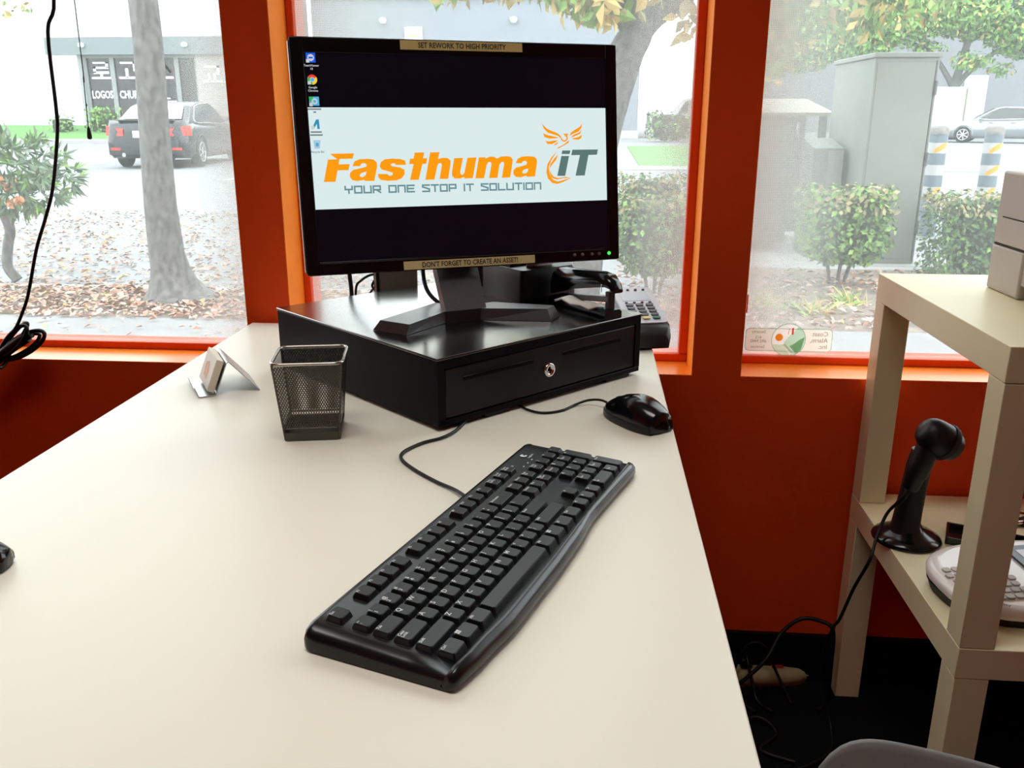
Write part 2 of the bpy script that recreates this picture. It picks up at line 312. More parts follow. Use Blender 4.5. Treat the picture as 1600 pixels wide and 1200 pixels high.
LOGO={'F':[[(-2082,69),(-1731,71),(-1754,-4),(-1948,-7),(-1967,-83),(-1804,-83),(-1827,-169),(-1989,-169),(-2030,-332),(-2199,-331),(-2117,-13),(-1983,-11)]],
'a':[[(-1767,-113),(-1730,-44),(-1657,-15),(-1532,-10),(-1443,-23),(-1401,-67),(-1400,-128),(-1455,-333),(-1590,-330),(-1610,-315),(-1715,-330),(-1785,-312),(-1816,-262),(-1807,-207),(-1756,-165),(-1630,-141),(-1561,-122),(-1556,-94),(-1581,-73),(-1626,-76),(-1655,-115)],[(-1562,-195),(-1580,-246),(-1625,-275),(-1664,-266),(-1665,-236),(-1635,-211)]],
's':[[(-961,-92),(-972,-44),(-1044,-20),(-1171,-13),(-1281,-22),(-1338,-59),(-1360,-120),(-1336,-168),(-1238,-196),(-1166,-220),(-1178,-255),(-1224,-263),(-1245,-245),(-1240,-236),(-1394,-233),(-1389,-285),(-1355,-321),(-1247,-336),(-1119,-332),(-1034,-302),(-988,-241),(-990,-179),(-1052,-143),(-1178,-123),(-1195,-97),(-1157,-80),(-1122,-89),(-1117,-105),(-967,-108)]],
't':[[(-818,69),(-670,71),(-690,-17),(-628,-14),(-646,-97),(-707,-98),(-777,-331),(-912,-331),(-843,-99),(-911,-98),(-893,-18),(-838,-18)]],
'h':[[(-577,70),(-430,71),(-460,-29),(-384,-13),(-309,-17),(-263,-56),(-266,-104),(-316,-327),(-452,-327),(-403,-119),(-413,-92),(-455,-95),(-475,-127),(-534,-334),(-674,-333)]],
'u':[[(-205,-21),(-65,-19),(-119,-223),(-117,-259),(-84,-274),(-53,-242),(6,-19),(151,-15),(78,-326),(-57,-327),(-62,-305),(-125,-327),(-211,-325),(-252,-283),(-249,-220)]],
'm':[[(189,-16),(297,-15),(293,-35),(368,-7),(438,-8),(479,-38),(556,-7),(643,-5),(706,-12),(740,-53),(738,-97),(689,-328),(551,-331),(599,-117),(584,-87),(553,-94),(520,-130),(479,-329),(341,-330),(391,-120),(377,-87),(341,-91),(313,-126),(260,-332),(120,-330)]],
'a2':[[(787,-113),(824,-47),(889,-15),(1002,-10),(1098,-18),(1142,-52),(1147,-104),(1104,-322),(974,-325),(959,-307),(861,-331),(782,-321),(743,-280),(746,-222),(795,-179),(900,-156),(965,-138),(979,-101),(951,-79),(911,-85),(886,-114)],[(995,-197),(985,-248),(944,-273),(896,-269),(894,-239),(930,-211)]],
'g0':[[(1582,70),(1723,69),(1705,14),(1568,16)]],
'g1':[[(1563,-14),(1696,-16),(1620,-324),(1485,-321)]],
'g2':[[(1756,80),(2201,79),(2182,-3),(2033,-4),(1960,-325),(1800,-325),(1884,-4),(1734,-4)]],
'p00':[[(1245,489),(1278,409),(1346,345),(1434,320),(1515,297),(1567,255),(1560,297),(1500,341),(1403,376),(1323,411)]],
'p01':[[(1264,339),(1283,280),(1367,254),(1498,260),(1528,272),(1433,290),(1336,309)]],
'p02':[[(1298,225),(1332,174),(1405,169),(1480,202),(1516,228),(1431,223),(1349,210)]],
'p03':[[(1429,146),(1495,165),(1521,201),(1471,180)]],
'p04':[[(1930,487),(1899,438),(1798,384),(1734,340),(1713,291),(1771,325),(1872,361),(1923,420)]],
'p05':[[(1928,398),(1880,346),(1779,310),(1732,263),(1812,291),(1896,324)]],
'p06':[[(1929,309),(1861,275),(1770,258),(1758,244),(1860,232),(1911,257)]],
'p07':[[(1598,329),(1630,301),(1662,267),(1648,233),(1612,227),(1580,252),(1564,286),(1555,267),(1571,227),(1614,203),(1657,212),(1683,252),(1676,296),(1691,328)]],
'p08':[[(1707,226),(1690,185),(1593,138),(1484,88),(1518,123),(1610,163),(1669,207)]],
'p09':[[(1492,61),(1390,-34),(1322,-136),(1298,-255),(1323,-359),(1394,-428),(1476,-448),(1576,-421),(1728,-361),(1627,-378),(1494,-411),(1412,-384),(1357,-300),(1343,-181),(1389,-78)]],
'p10':[[(1510,12),(1447,-42),(1371,-137),(1355,-211),(1395,-152),(1471,-72)]],
'p11':[[(1365,-226),(1360,-301),(1397,-354),(1478,-378),(1578,-361),(1728,-361),(1628,-341),(1495,-356),(1422,-332),(1382,-286)]]}
for k, q in LOGO.items():
    m_ = SG if k[0] == 'g' else SO
    nm = 'logo_initials' if k[0] == 'g' else ('logo_bird_feather' if k[0] == 'p' else 'logo_letter')
    MB().poly([[(x/10000, y/10000) for x, y in l] for l in q], .0009, MP).build(nm, m_, scr)
# squared tag line under the logo, drawn as strokes
ST = {'Y': [[(0, 1), (0, .55), (1, .55)], [(1, 1), (1, .55)], [(.5, .55), (.5, 0)]], 'O': [[(0, 0), (0, 1), (1, 1), (1, 0), (0, 0)]], 'U': [[(0, 1), (0, 0), (1, 0), (1, 1)]],
      'R': [[(0, 0), (0, 1), (1, 1), (1, .42), (0, .42)], [(.45, .42), (1, 0)]], 'N': [[(0, 0), (0, 1), (1, 1), (1, 0)]], 'E': [[(1, 1), (0, 1), (0, 0), (1, 0)], [(0, .5), (.9, .5)]],
      'S': [[(1, 1), (0, 1), (0, .72), (1, .36), (1, 0), (0, 0)]], 'T': [[(0, 1), (1, 1)], [(.5, 1), (.5, 0)]], 'P': [[(0, 0), (0, 1), (1, 1), (1, .42), (0, .42)]], 'i': [[(.5, 0), (.5, .62)], [(.5, .86), (.5, 1)]],
      'L': [[(0, 1), (0, 0), (1, 0)]], 'I': [[(.5, 0), (.5, 1)]]}
def strokes(mb, s, x, y, w, h, th, gap, space, M, slope=0.):
    for ch in s:
        if ch == ' ': x += space; continue
        ww = th*.2 if ch in 'iI' else w
        for pl in ST[ch]:
            for i in range(len(pl)-1):
                a = Vector((x+pl[i][0]*ww, y+pl[i][1]*h)); c = Vector((x+pl[i+1][0]*ww, y+pl[i+1][1]*h)); d = (c-a).normalized()*th/2; n_ = Vector((-d.y, d.x))
                mb.add([(q.x, q.y+q.x*slope, .0009) for q in (a-d-n_, c+d-n_, c+d+n_, a-d+n_)], [(0, 1, 2, 3)], M)
        x += ww+gap
    return x
tl = MB(); strokes(tl, 'YOUR ONE STOP iT SOLUTION', -.1895, -.0510, .0103, .0093, .0024, .00365, .0098, MP, -.006)
tl.build('tag_line', SB, scr)
# desktop icons
ICW = glow('icon_caption_white', (.6, .6, .6)); ICD = glow('icon_caption_grey', (.16, .2, .22)); ICB = glow('icon_blue', (.01, .10, .75)); ICL = glow('icon_light_blue', (.08, .42, .72)); ICGn = glow('icon_green', (.04, .42, .10)); ICR = glow('icon_red', (.8, .05, .03)); ICY = glow('icon_yellow', (.9, .6, .04))
def icon(parts, caps, y, capm, x=-.2255):
    for pl, m_, z in parts: MB().poly([[(x+a, y+b_) for a, b_ in l] for l in pl], z, MP).build('icon', m_, scr)
    c = MB()
    for i, s in enumerate(caps):
        if isinstance(s, str): v, f = text(s, .0042, .00006); c.add(v, f, MP @ T(x, y-.0108-.0046*i, .0011))
        else: c.box(x-s/2, x+s/2, y-.0118-.0042*i, y-.0098-.0042*i, .0009, .0010, M=MP)
    c.build('icon_caption', capm, scr)
sq = lambda a: [(-a, -a), (a, -a), (a, a), (-a, a)]
arrow = [[(-.0068, -.0068), (-.0022, -.0068), (-.0022, -.0022), (-.0068, -.0022)]]
icon([([sq(.0066)], ICB, .0009), ([circ(.0048, 16)], ICW, .0010), ([[(-.003, -.0012), (.003, -.0012), (.003, .0012), (-.003, .0012)]], ICB, .0011), (arrow, ICW, .0012)], ('TeamViewer', '10'), .1405, ICW)
icon([([circ(.007, 10, 0, 0, .52, 2.62)+[(0, 0)]], ICR, .0009), ([circ(.007, 10, 0, 0, 2.62, 4.71)+[(0, 0)]], ICGn, .0009), ([circ(.007, 10, 0, 0, -1.57, .52)+[(0, 0)]], ICY, .0009), ([circ(.0034, 16)], ICW, .0010), ([circ(.0026, 16)], ICL, .0011), (arrow, ICW, .0012)], ('Google', 'Chrome'), .1105, ICW)
icon([([[(-.0066, -.006), (.0075, -.006), (.0075, .0065), (-.0066, .0065)]], ICL, .0009), ([[(-.0066, 0), (-.001, 0), (-.001, .0065), (-.0066, .0065)]], ICGn, .0010), ([circ(.0042, 16, .001, 0), circ(.0022, 12, .001, 0)], ICW, .0011), (arrow, ICW, .0012)], (.019, .004), .0805, ICD)
icon([([[(-.006, -.0065), (.001, .0068), (.005, .0068), (.0055, -.0065), (.002, -.0065), (.0018, .001), (-.003, -.0065)]], glow('icon_steel_blue', (.03, .28, .48)), .0009), (arrow, ICW, .0012)], (.016, .018), .0485, ICD)
icon([([[(-.0042, -.0062), (.0036, -.0062), (.0052, .0058), (-.0052, .0058)]], glow('icon_pale_blue', (.38, .60, .75)), .0009), ([[(-.002, -.003), (.002, -.003), (.002, .002), (-.002, .002)]], glow('icon_mid_blue', (.10, .36, .62)), .0010)], ('Recycle Bin',), .0205, ICD)
# tape labels, buttons, lamp
TAPE = mat('gold_label_tape', (.60, .48, .20), .38, spec=.4, var=.05, vscale=60); TAPE2 = mat('pale_gold_label_tape', (.72, .62, .31), .38, spec=.4, var=.05, vscale=60); INK = mat('black_print', (.008, .008, .008), .5, var=.1)
for s, x0, x1, y0, y1, m_, sz in (('SET REWORK TO HIGH PRIORITY', -.0948, .0957, .1542, .1673, TAPE, .0108), ("DON'T FORGET TO CREATE AN ASSET!", -.1089, .1052, -.1675, -.1548, TAPE2, .0110)):
    tp = MB().box(x0, x1, y0, y1, .0023, .0027, M=MP).build('label_tape', m_, mon)
    v, f = text(s, sz, .00020); wd = max(q[0] for q in v)-min(q[0] for q in v)
    target = .137 if s[0] == 'S' else .156
    MB().add([(q[0]*target/wd, q[1], q[2]) for q in v], f, MP @ T((x0+x1)/2, (y0+y1)/2-.0003, .0029)).build('lettering', INK, tp)
for x in (.1744, .1880, .2052, .2179): MB().lathe([(.0026, .0015), (.0026, .0034), (.0018, .0040), (.0001, .0040)], 14, MP @ T(x, -.1585, 0)).build('button', mat('grey_button', (.16, .15, .14), .35, metal=.5, var=.1), mon)
MB().lathe([(.0030, .0015), (.0030, .0034), (.0020, .0040), (.0001, .0040)], 16, MP @ T(.2358, -.1583, 0)).build('power_lamp', mat('green_power_lamp', (.02, .2, .03), .3, var=.05, emit=(.05, .75, .08), estr=1.), mon)
# stand: sloping neck plate and two splayed feet (world positions turned into the monitor frame)
Mi = Matrix.Rotation(-MYAW, 4, 'Z') @ Matrix.Translation((-MC.x, -MC.y, -DTOP))
GREYM = mat('dark_grey_satin_plastic', (.06, .058, .062), .30, spec=.5, var=.12, vscale=120, bump=.08, bscale=700)
def wl(p): return tuple(Mi @ Vector(p))
nk = MB()
def slab(mb, top, z0s=None, dz=None):
    n = len(top); vs = [wl(p) for p in top]+[wl((p[0], p[1], z0s)) if z0s else wl((p[0]+dz[0], p[1]+dz[1], p[2]+dz[2])) for p in top]
    mb.add(vs, [tuple(range(n)), tuple(range(2*n-1, n-1, -1))]+[(i+n, (i+1) % n+n, (i+1) % n, i) for i in range(n)])
A0 = (-.2115, 1.303, .900); A1 = (-.1535, 1.337, .900); B0 = (-.2415, 1.392, .958); B1 = (-.1795, 1.420, .962)
slab(nk, [A0, A1, B1, B0], dz=(-.008, .017, -.010))
nk.box(-.035, .035, .03, .055, .03, .16, .004)
nk.build('neck', GREYM, mon)
lp = MB(); slab(lp, [A0, A1, (-.160, 1.352, .900), (-.218, 1.318, .900)], DTOP); lp.build('neck_lip', mat('dark_brown_grey_plastic', (.022, .020, .020), .45, var=.1), mon)
def foot(name, top, low):
    n = len(top); f_ = MB(); f_.add([wl(p) for p in top]+[wl((p[0], p[1], DTOP+.0005)) for p in low], [tuple(range(n)), tuple(range(2*n-1, n-1, -1))]+[(i+n, (i+1) % n+n, (i+1) % n, i) for i in range(n)])
    f_.build('foot', GREYM, mon)
foot('l', [(-.299, 1.243, .899), (-.251, 1.219, .899), (-.212, 1.304, .9005), (-.205, 1.345, .9005), (-.238, 1.366, .9005)], [(-.312, 1.248), (-.256, 1.2195), (-.212, 1.304), (-.205, 1.345), (-.238, 1.366)])
foot('r', [(-.158, 1.330, .9005), (-.059, 1.337, .9), (-.050, 1.364, .9), (-.147, 1.380, .9005), (-.185, 1.352, .9005)], [(-.158, 1.328), (-.052, 1.328), (-.040, 1.366), (-.147, 1.382), (-.185, 1.352)])
# ------------------------------------------------------------------ keyboard
KA = 1.235; KP = .01905
kb = thing('keyboard', 'black wired keyboard with white legends lying across the desk', 'keyboard', (-.0747, .7836, DZ), KA)
KBM = mat('black_keyboard_plastic', (.0048, .0054, .0062), .27, spec=.45, var=.12, vscale=90, bump=.06, bscale=1200)
KEYM = mat('black_keycap_plastic', (.0055, .0062, .0070), .38, spec=.45, var=.12, vscale=120, bump=.06, bscale=1500)
def frontn(x):
    P = [(-.226, -.0665), (-.184, -.0708), (-.134, -.0747), (-.04, -.074), (.017, -.072), (.084, -.0663), (.143, -.0672), (.21, -.0690), (.24, -.068)]
    for (a, ya), (b_, yb) in zip(P, P[1:]):
        if x <= b_: t = max(0, (x-a)/(b_-a)); t = t*t*(3-2*t); return ya+(yb-ya)*t
    return P[-1][1]
rings = []
for x, s, e in ((-.2265, .15, .90), (-.2262, .42, .93), (-.2245, .72, .97), (-.220, .90, .99), (-.213, 1, 1)) + tuple((-.213+.018*i, 1, 1) for i in range(1, 24)) + ((.214, 1, 1), (.224, .92, .99), (.2275, .74, .97), (.2285, .42, .93), (.2288, .15, .90)):
    fn = frontn(x)
    prof = [(fn+.004, .001), (fn, .005), (fn+.0005, .012), (fn+.004, .0165), (fn+.0085, .0180), (-.0592, .0174), (-.0578, .0150), (-.02, .0166), (.02, .0184), (.0640, .0203), (.0665, .0212), (.0700, .0210), (.0727, .018), (.0735, .014), (.0735, .004), (.071, .001)]
    rings.append([(x, n_*e, .001+(z-.001)*s) for n_, z in prof])
MB().loft(rings).build('body', KBM, kb)
LEG = mat('keyboard_legend_ink', (.62, .64, .64), .5, var=.03)
KEYMESH = {}
def keycap(w, d):
    k = (round(w, 4), round(d, 4))
    if k not in KEYMESH:
        b_ = .0009; m_ = MB(); a, c = w*KP-.0016, d*KP-.0016
        top_w, top_d = a-.0042, c-.0046
        m_.loft([[(x, y, 0) for x, y in rrect(a, c, .0012, 1)], [(x, y+.0004, .0058) for x, y in rrect(top_w+.0010, top_d+.0010, .0014, 1)], [(x, y+.0005, .0066) for x, y in rrect(top_w, top_d, .0014, 1)]], smooth=False)
        me = bpy.data.meshes.new('keycap'); me.from_pydata(m_.v, [], m_.f); me.materials.append(KEYM); KEYMESH[k] = me
    return KEYMESH[k]
def key(u, v, w, leg, d=1.):
    x = (u+w/2-11.25)*KP+.0042; y = (2.5-v)*KP+(.006 if v == 0 else 0)
    if d == 2: y -= KP/2
    o = bpy.data.objects.new('keycap', keycap(w, d)); COL.objects.link(o); o.parent = kb
    zz = .0166+y*.046-.0005
    o.location = (x, y, zz); o.rotation_euler = (.046, 0, 0)
    if not leg: return
    t_ = MB(); a = w*KP; tx = -a/2+.0036; ty = .0046 if d == 1 else .0046+KP/2
    lines = leg.split('|'); big = len(lines) == 1 and len(leg) == 1
    if leg == 'win':
        for dx in (0, .0023):
            for dy in (0, .0023): t_.box(tx+dx, tx+dx+.0020, ty-.0022+dy, ty-.0002+dy, 0, .0001)
    elif leg == 'menu':
        for dy in (0, .0011, .0022): t_.box(tx, tx+.0035, ty-.002+dy, ty-.0015+dy, 0, .0001)
    else:
        for i, s in enumerate(lines):
            sz = .0066 if big else (.0052 if len(s) == 1 else .0038)
            vv, f = text(s, sz, .00008, align='LEFT'); st = (.0052 if max(map(len, lines)) == 1 else .0034)
            t_.add(vv, f, T(tx, ty-st*i-(.0006 if big else 0), 0))
    t_.v = [(p[0], p[1], p[2]+.00672) for p in t_.v]
    t_.build('legend', LEG, o)
for u, l in zip((0, 2, 3, 4, 5, 6.5, 7.5, 8.5, 9.5, 11, 12, 13, 14), ('Esc',)+tuple('F%d' % i for i in range(1, 13))): key(u, 0, 1, l)
for i, l in enumerate(('PrtSc|SysRq', 'Scroll|Lock', 'Pause|Break')): key(15.25+i, 0, 1, l)
for i, l in enumerate(('~|`', '!|1', '@|2', '#|3', '$|4', '%|5', '^|6', '&|7', '*|8', '(|9', ')|0', '_|-', '+|=')): key(i, 1, 1, l)
key(13, 1, 2, 'Backspace')
key(0, 2, 1.5, 'Tab')
for i, l in enumerate('QWERTYUIOP'): key(1.5+i, 2, 1, l)
key(11.5, 2, 1, '{|['); key(12.5, 2, 1, '}|]'); key(13.5, 2, 1.5, '\\')
key(0, 3, 1.75, 'Caps|Lock')
for i, l in enumerate('ASDFGHJKL'): key(1.75+i, 3, 1, l)
key(10.75, 3, 1, ':|;'); key(11.75, 3, 1, '"|\''); key(12.75, 3, 2.25, 'Enter')
key(0, 4, 2.25, 'Shift')
for i, l in enumerate('ZXCVBNM'): key(2.25+i, 4, 1, l)
for i, l in enumerate(('<|,', '>|.', '?|/')): key(9.25+i, 4, 1, l)
key(12.25, 4, 2.75, 'Shift')
key(0, 5, 1.25, 'Ctrl'); key(1.25, 5, 1.25, 'win'); key(2.5, 5, 1.25, 'Alt'); key(3.75, 5, 6.25, ''); key(10, 5, 1.25, 'Alt'); key(11.25, 5, 1.25, 'win'); key(12.5, 5, 1.25, 'menu'); key(13.75, 5, 1.25, 'Ctrl')
for r, ls in ((1, ('Insert', 'Home', 'Page|Up')), (2, ('Delete', 'End', 'Page|Down'))):
    for i, l in enumerate(ls): key(15.25+i, r, 1, l)
key(16.25, 4, 1, '^'); key(15.25, 5, 1, '<'); key(16.25, 5, 1, 'v'); key(17.25, 5, 1, '>')
for i, l in enumerate(('Num|Lock', '/', '*', '-')): key(18.5+i, 1, 1, l)
for r, ls in ((2, ('7|Home', '8', '9|PgUp')), (3, ('4', '5', '6')), (4, ('1|End', '2', '3|PgDn'))):
    for i, l in enumerate(ls): key(18.5+i, r, 1, l)
key(21.5, 2, 1, '+', 2); key(21.5, 4, 1, 'Enter', 2); key(18.5, 5, 2, '0|Ins'); key(20.5, 5, 1, '.|Del')
bn = MB()
v, f = text('Logitech', .0042, .00006, align='LEFT'); bn.add(v, f, T(.178, .0500, .0204))
bn.poly([circ(.0042, 16, .182, .0575, .6, 5.6)+[(.182, .0575)]], .0207)
v, f = text('K120', .0040, .00006, align='LEFT'); bn.add(v, f, T(.140, .0560, .0208))
for i in range(3): bn.box(.152+i*.012, .1545+i*.012, .0440, .0456, .0190, .0200)
bn.build('printed_marks', LEG, kb)
Ki = Matrix.Rotation(-KA, 4, 'Z') @ Matrix.Translation((.0747, -.7836, -DZ))
MB().tube([Ki @ Vector(p) for p in ((-.122, .872, DZ+.010), (-.142, .907, DZ+.004), (-.168, .932, DZ+.0025), (-.201, .967, DZ+.0025), (-.2215, .998, DZ+.0025), (-.222, 1.022, DZ+.0025), (-.205, 1.053, DZ+.0025), (-.184, 1.073, DZ+.0025), (-.170, 1.10, DZ+.0025), (-.160, 1.15, DZ+.0025))], .0021, 8, 8).build('cable', CORD, kb)
# ------------------------------------------------------------------ mice
def mouse(label, loc, rz, cable, name='computer_mouse', shell=None):
    m = thing(name, label, 'mouse', loc, rz)
    L_, Wd, Hh = .110, .060, .0375; rings = []; n = 28
    def sec(t):
        y = -L_/2+L_*t
        wf = (math.sin(math.pi*min(1, max(.0, t*.86+.11))))**.42*(1-.06*math.exp(-((t-.52)/.18)**2))
        hf = max(.02, (math.sin(math.pi*(t*.80+.14)))**.62*(1 if t < .4 else 1-.34*(t-.4)))
        return y, wf*Wd/2, hf*Hh
    ts = [0, .012, .04, .09, .16, .25, .35, .45, .55, .65, .75, .84, .91, .96, .988, 1]
    for t in ts:
        y, hw, hh = sec(t)
        if t in (0, 1): hw *= .55; hh *= .55
        ring = []
        for i in range(n):
            a = 2*math.pi*i/n; c, s_ = math.cos(a), math.sin(a)
            x = hw*(abs(c)**.8)*(1 if c >= 0 else -1); z = (abs(s_)**.9)*hh if s_ > 0 else -abs(s_)*.004
            ring.append((x, y, max(.0015, z+.005)))
        rings.append(ring)
    MB().loft(rings).build('shell', shell or BLACKG, m)
    sk = MB(); sk.loft([[(x*k_, y*k_, z) for x, y in [( (sec(t)[1]+.0006), sec(t)[0]) for t in ts[1:-1]]+[(-(sec(t)[1]+.0006), sec(t)[0]) for t in ts[-2:0:-1]]] for k_, z in ((.97, .0008), (1.0, .003), (1.0, .0085), (.985, .011))]); sk.build('side_band', BLACK, m)
    MB().lathe([(.008, -.003), (.0098, -.002), (.0098, .002), (.008, .003)], 20, T(0, .033, .0195, ry=math.pi/2)).build('scroll_wheel', RUBBER, m)
    MB().tube([(0, y, max(sec((y+L_/2)/L_)[2]+.0048, .006)) for y in (.004, .014, .022)], .0006, 6, 2).build('button_seam', GRV, m)
    if cable:
        Mm = Matrix.Rotation(-rz, 4, 'Z') @ Matrix.Translation((-loc[0], -loc[1], -loc[2]))
        MB().tube([Mm @ Vector(p) for p in cable], .0018, 8, 8).build('cable', CORD, m)
    return m
mouse('black glossy computer mouse by the right edge of the desk', (.072, 1.163, DZ), math.radians(38), [(.040, 1.206, DZ+.010), (.026, 1.221, DZ+.012), (.008, 1.232, DZ+.008), (-.010, 1.227, DZ+.003), (-.030, 1.200, DZ+.002), (-.055, 1.187, DZ+.002), (-.077, 1.197, DZ+.002), (-.095, 1.222, DZ+.002), (-.11, 1.25, DZ+.002)])
mouse('rounded black glossy thing cut off by the left edge of the photo', (-.587, .692, DZ), math.radians(-78), None)
# ------------------------------------------------------------------ mesh pencil cup
cup = thing('pencil_cup', 'empty square wire mesh pencil cup in front of the cash drawer', 'pencil cup', (-.3575, 1.090, DZ), math.radians(11))
WIRE = mat('pewter_mesh_steel', (.075, .070, .058), .36, metal=.9, var=.15, vscale=80)
HB, HT, CH = .0355, .0445, .106
def cw(side, s, t):      # point on a wall: s across -1..1, t up 0..1, rounded corners come from the frame
    h_ = HB+(HT-HB)*t; x, y = s*h_, -h_; z = .002+t*(CH-.004)
    c, q = ((1, 0), (0, 1), (-1, 0), (0, -1))[side]
    return (c*x-q*y, q*x+c*y, z)
for side in range(4):
    m_ = MB(); nx, nz = 24, 30; hole = .58
    vs = []; fs = []
    for j in range(nz):
        for i in range(nx+(j % 2)):
            cx = (i+(.5 if j % 2 == 0 else 0))*2/nx-1; cz = .16+(j+.5)*(.84/nz)*1.0; dx, dz_ = 1/nx, .84/nz
            o = len(vs)
            D = [(cx, cz-dz_), (cx+dx, cz), (cx, cz+dz_), (cx-dx, cz)]
            for k_ in (1, hole):
                for (px, pz) in D: vs.append(cw(side, max(-1, min(1, cx+(px-cx)*k_)), max(.155, min(1, cz+(pz-cz)*k_))))
            fs += [(o+q, o+(q+1) % 4, o+4+(q+1) % 4, o+4+q) for q in range(4)]
    m_.add(vs, fs); m_.build('mesh_wall', WIRE, cup)
bandm = mat('pewter_band', (.085, .08, .068), .36, metal=.85, var=.12)
def sqr(h_, z, r=.006): return [(x, y, z) for x, y in rrect(2*h_, 2*h_, r, 4)]
bd = MB(); hz = lambda z: HB+(HT-HB)*z/CH
bd.loft([sqr(hz(0)+.0005, 0), sqr(hz(.012)+.0006, .012)], cap=False); bd.loft([sqr(hz(.012)-.0004, .012), sqr(hz(0)-.0006, .001)], cap=False)
bd.add(sqr(hz(0), .0012), [tuple(range(20))]); bd.add(sqr(hz(0), .0004), [tuple(range(20))[::-1]])
bd.build('solid_base', bandm, cup)
MB().tube([(x, y, .0175) for x, y in rrect(2*hz(.0175)-.001, 2*hz(.0175)-.001, .005, 3)], .0011, 6, 1, closed=True).build('base_hoop', bandm, cup)
MB().tube([(x, y, CH) for x, y in rrect(2*HT+.001, 2*HT+.001, .012, 6)], .0023, 10, 1, closed=True).build('rim', mat('pewter_rim', (.42, .40, .36), .24, metal=1, var=.08), cup)
for sx, sy in ((1, 1), (1, -1), (-1, 1), (-1, -1)):
    MB().tube([(sx*(HB-.0012), sy*(HB-.0012), .002), (sx*(HT-.0012), sy*(HT-.0012), CH)], .0016, 6, 1).build('corner_wire', bandm, cup)
# ------------------------------------------------------------------ card holder and cards
ca = math.radians(31)
ch = thing('card_holder', 'bent steel business card holder near the left edge of the desk', 'card holder', (-.552, 1.228, DZ), ca)
def fold(mb, prof, y0, y1, th):
    L_ = []; n = len(prof)
    for i, (x, z) in enumerate(prof):
        a = Vector(prof[max(i-1, 0)]); b_ = Vector(prof[min(i+1, n-1)]); t_ = (b_-a).normalized(); L_.append((x-t_.y*th, z+t_.x*th))
    ring = list(prof)+L_[::-1]
    mb.loft([[(x, y, z) for x, z in ring] for y in (y0, y1)], smooth=False)
hold = MB(); fold(hold, [(-.031, .0165), (-.0255, .0015), (-.023, .0006), (-.003, .0006), (.001, .0025), (.0195, .048), (.0208, .0495), (.0225, .0492), (.064, .0006)], 0, .094, .0013)
hold.build('folded_plate', STEEL, ch)
MB().box(.0, .0011, .028, .066, 0, .0004, M=T(-.0315, 0, .0150, ry=.35)).build('front_cutout_edge', mat('dark_steel_edge', (.05, .05, .055), .4, metal=.7, var=.1), ch)
cards = thing('business_card_stack', 'thick stack of white business cards leaning in the steel holder', 'business cards', (-.552, 1.228, DZ), ca)
cm = T(-.0015, .004, .0036, ry=math.radians(22))
MB().box(-.0115, -.0012, 0, .086, 0, .0505, .0006, M=cm).build('cards', mat('ivory_card_stock', (.76, .70, .55), .6, var=.06, vscale=8, stretch=(400, 1, 1)), cards)
fc = MB().box(-.0119, -.0114, .001, .085, .001, .0495, M=cm).build('front_card', mat('printed_card_face', (.80, .74, .64), .5, var=.03), cards)
MB().poly([[(.012, .010), (.040, .012), (.046, .032), (.020, .038), (.010, .026)]], 0, cm @ T(-.0121, .02, 0) @ Matrix(((0, 0, 1, 0), (1, 0, 0, 0), (0, 1, 0, 0), (0, 0, 0, 1)))).build('card_print', mat('pale_orange_card_print', (.72, .36, .20), .5, var=.2, vscale=60), fc)
# ------------------------------------------------------------------ things behind and beside the monitor
sa = math.atan2(1.372-1.50, .04+.06)
stp = thing('stapler', 'black stapler on the right rear corner of the cash drawer', 'stapler', (.042, 1.366, DTOP), sa)
MB().loft([[(x, y, z) for y, z in ((-.017, 0), (.017, 0), (.017, .008), (.013, .012), (-.013, .012), (-.017, .008))] for x in (-.150, -.005, .002)]).build('base', BLACK, stp)
MB().loft([[(x, y*s_, z0+z*h_) for y, z in ((-.012, 0), (.012, 0), (.014, .5), (.009, 1), (-.009, 1), (-.014, .5))] for x, z0, h_, s_ in ((-.152, .014, .034, .8), (-.135, .020, .040, 1), (-.08, .034, .030, 1.05), (-.03, .044, .024, 1.05), (-.006, .048, .018, 1.0), (.004, .046, .012, .9), (.010, .040, .006, .8))]).build('arm', BLACKG, stp)
MB().box(-.13, .000, -.0065, .0065, .026, .035, .001, M=T(0, 0, -.002, ry=-.12)).build('magazine', mat('dark_steel', (.10, .09, .09), .3, metal=.9, var=.1), stp)
MB().box(-.012, -.002, -.006, .006, .012, .040, .001).build('jaw', mat('dark_brown_plastic', (.030, .018, .018), .4, var=.1), stp)
MB().box(-.014, -.0125, -.0135, -.0125, .040, .052).build('side_pin', CHROME, stp)
sl = thing('paper_slip', 'crumpled white paper slip lying beside the black stapler', 'paper', (.0, 1.395, DTOP+.001), math.radians(-52))
MB().loft([[(x, y, z+dz_) for x, z in ((-.062, .012), (-.045, .0185), (-.02, .0135), (.005, .0165), (.028, .0135))] for y, dz_ in ((-.017, 0), (.0, .002), (.016, -.001))], cap=False, closed=False).build('slip', mat('white_receipt_paper', (.9, .89, .82), .6, var=.05), sl)
bpy.data.objects['slip'].modifiers.new('thickness', 'SOLIDIFY').thickness = .0035
rp = thing('receipt_printer', 'black receipt printer behind the monitor stand', 'printer', (-.105, 1.535, DTOP), math.radians(42))
MB().loft([[(x, y, z) for x, y in rrect(w_, d_, .008, 3)] for z, w_, d_ in ((0, .12, .13), (.045, .12, .13), (.056, .112, .122))]).build('body', BLACK, rp)
MB().box(-.05, .05, -.02, .058, .055, .060, .002).build('lid', BLACKG, rp)
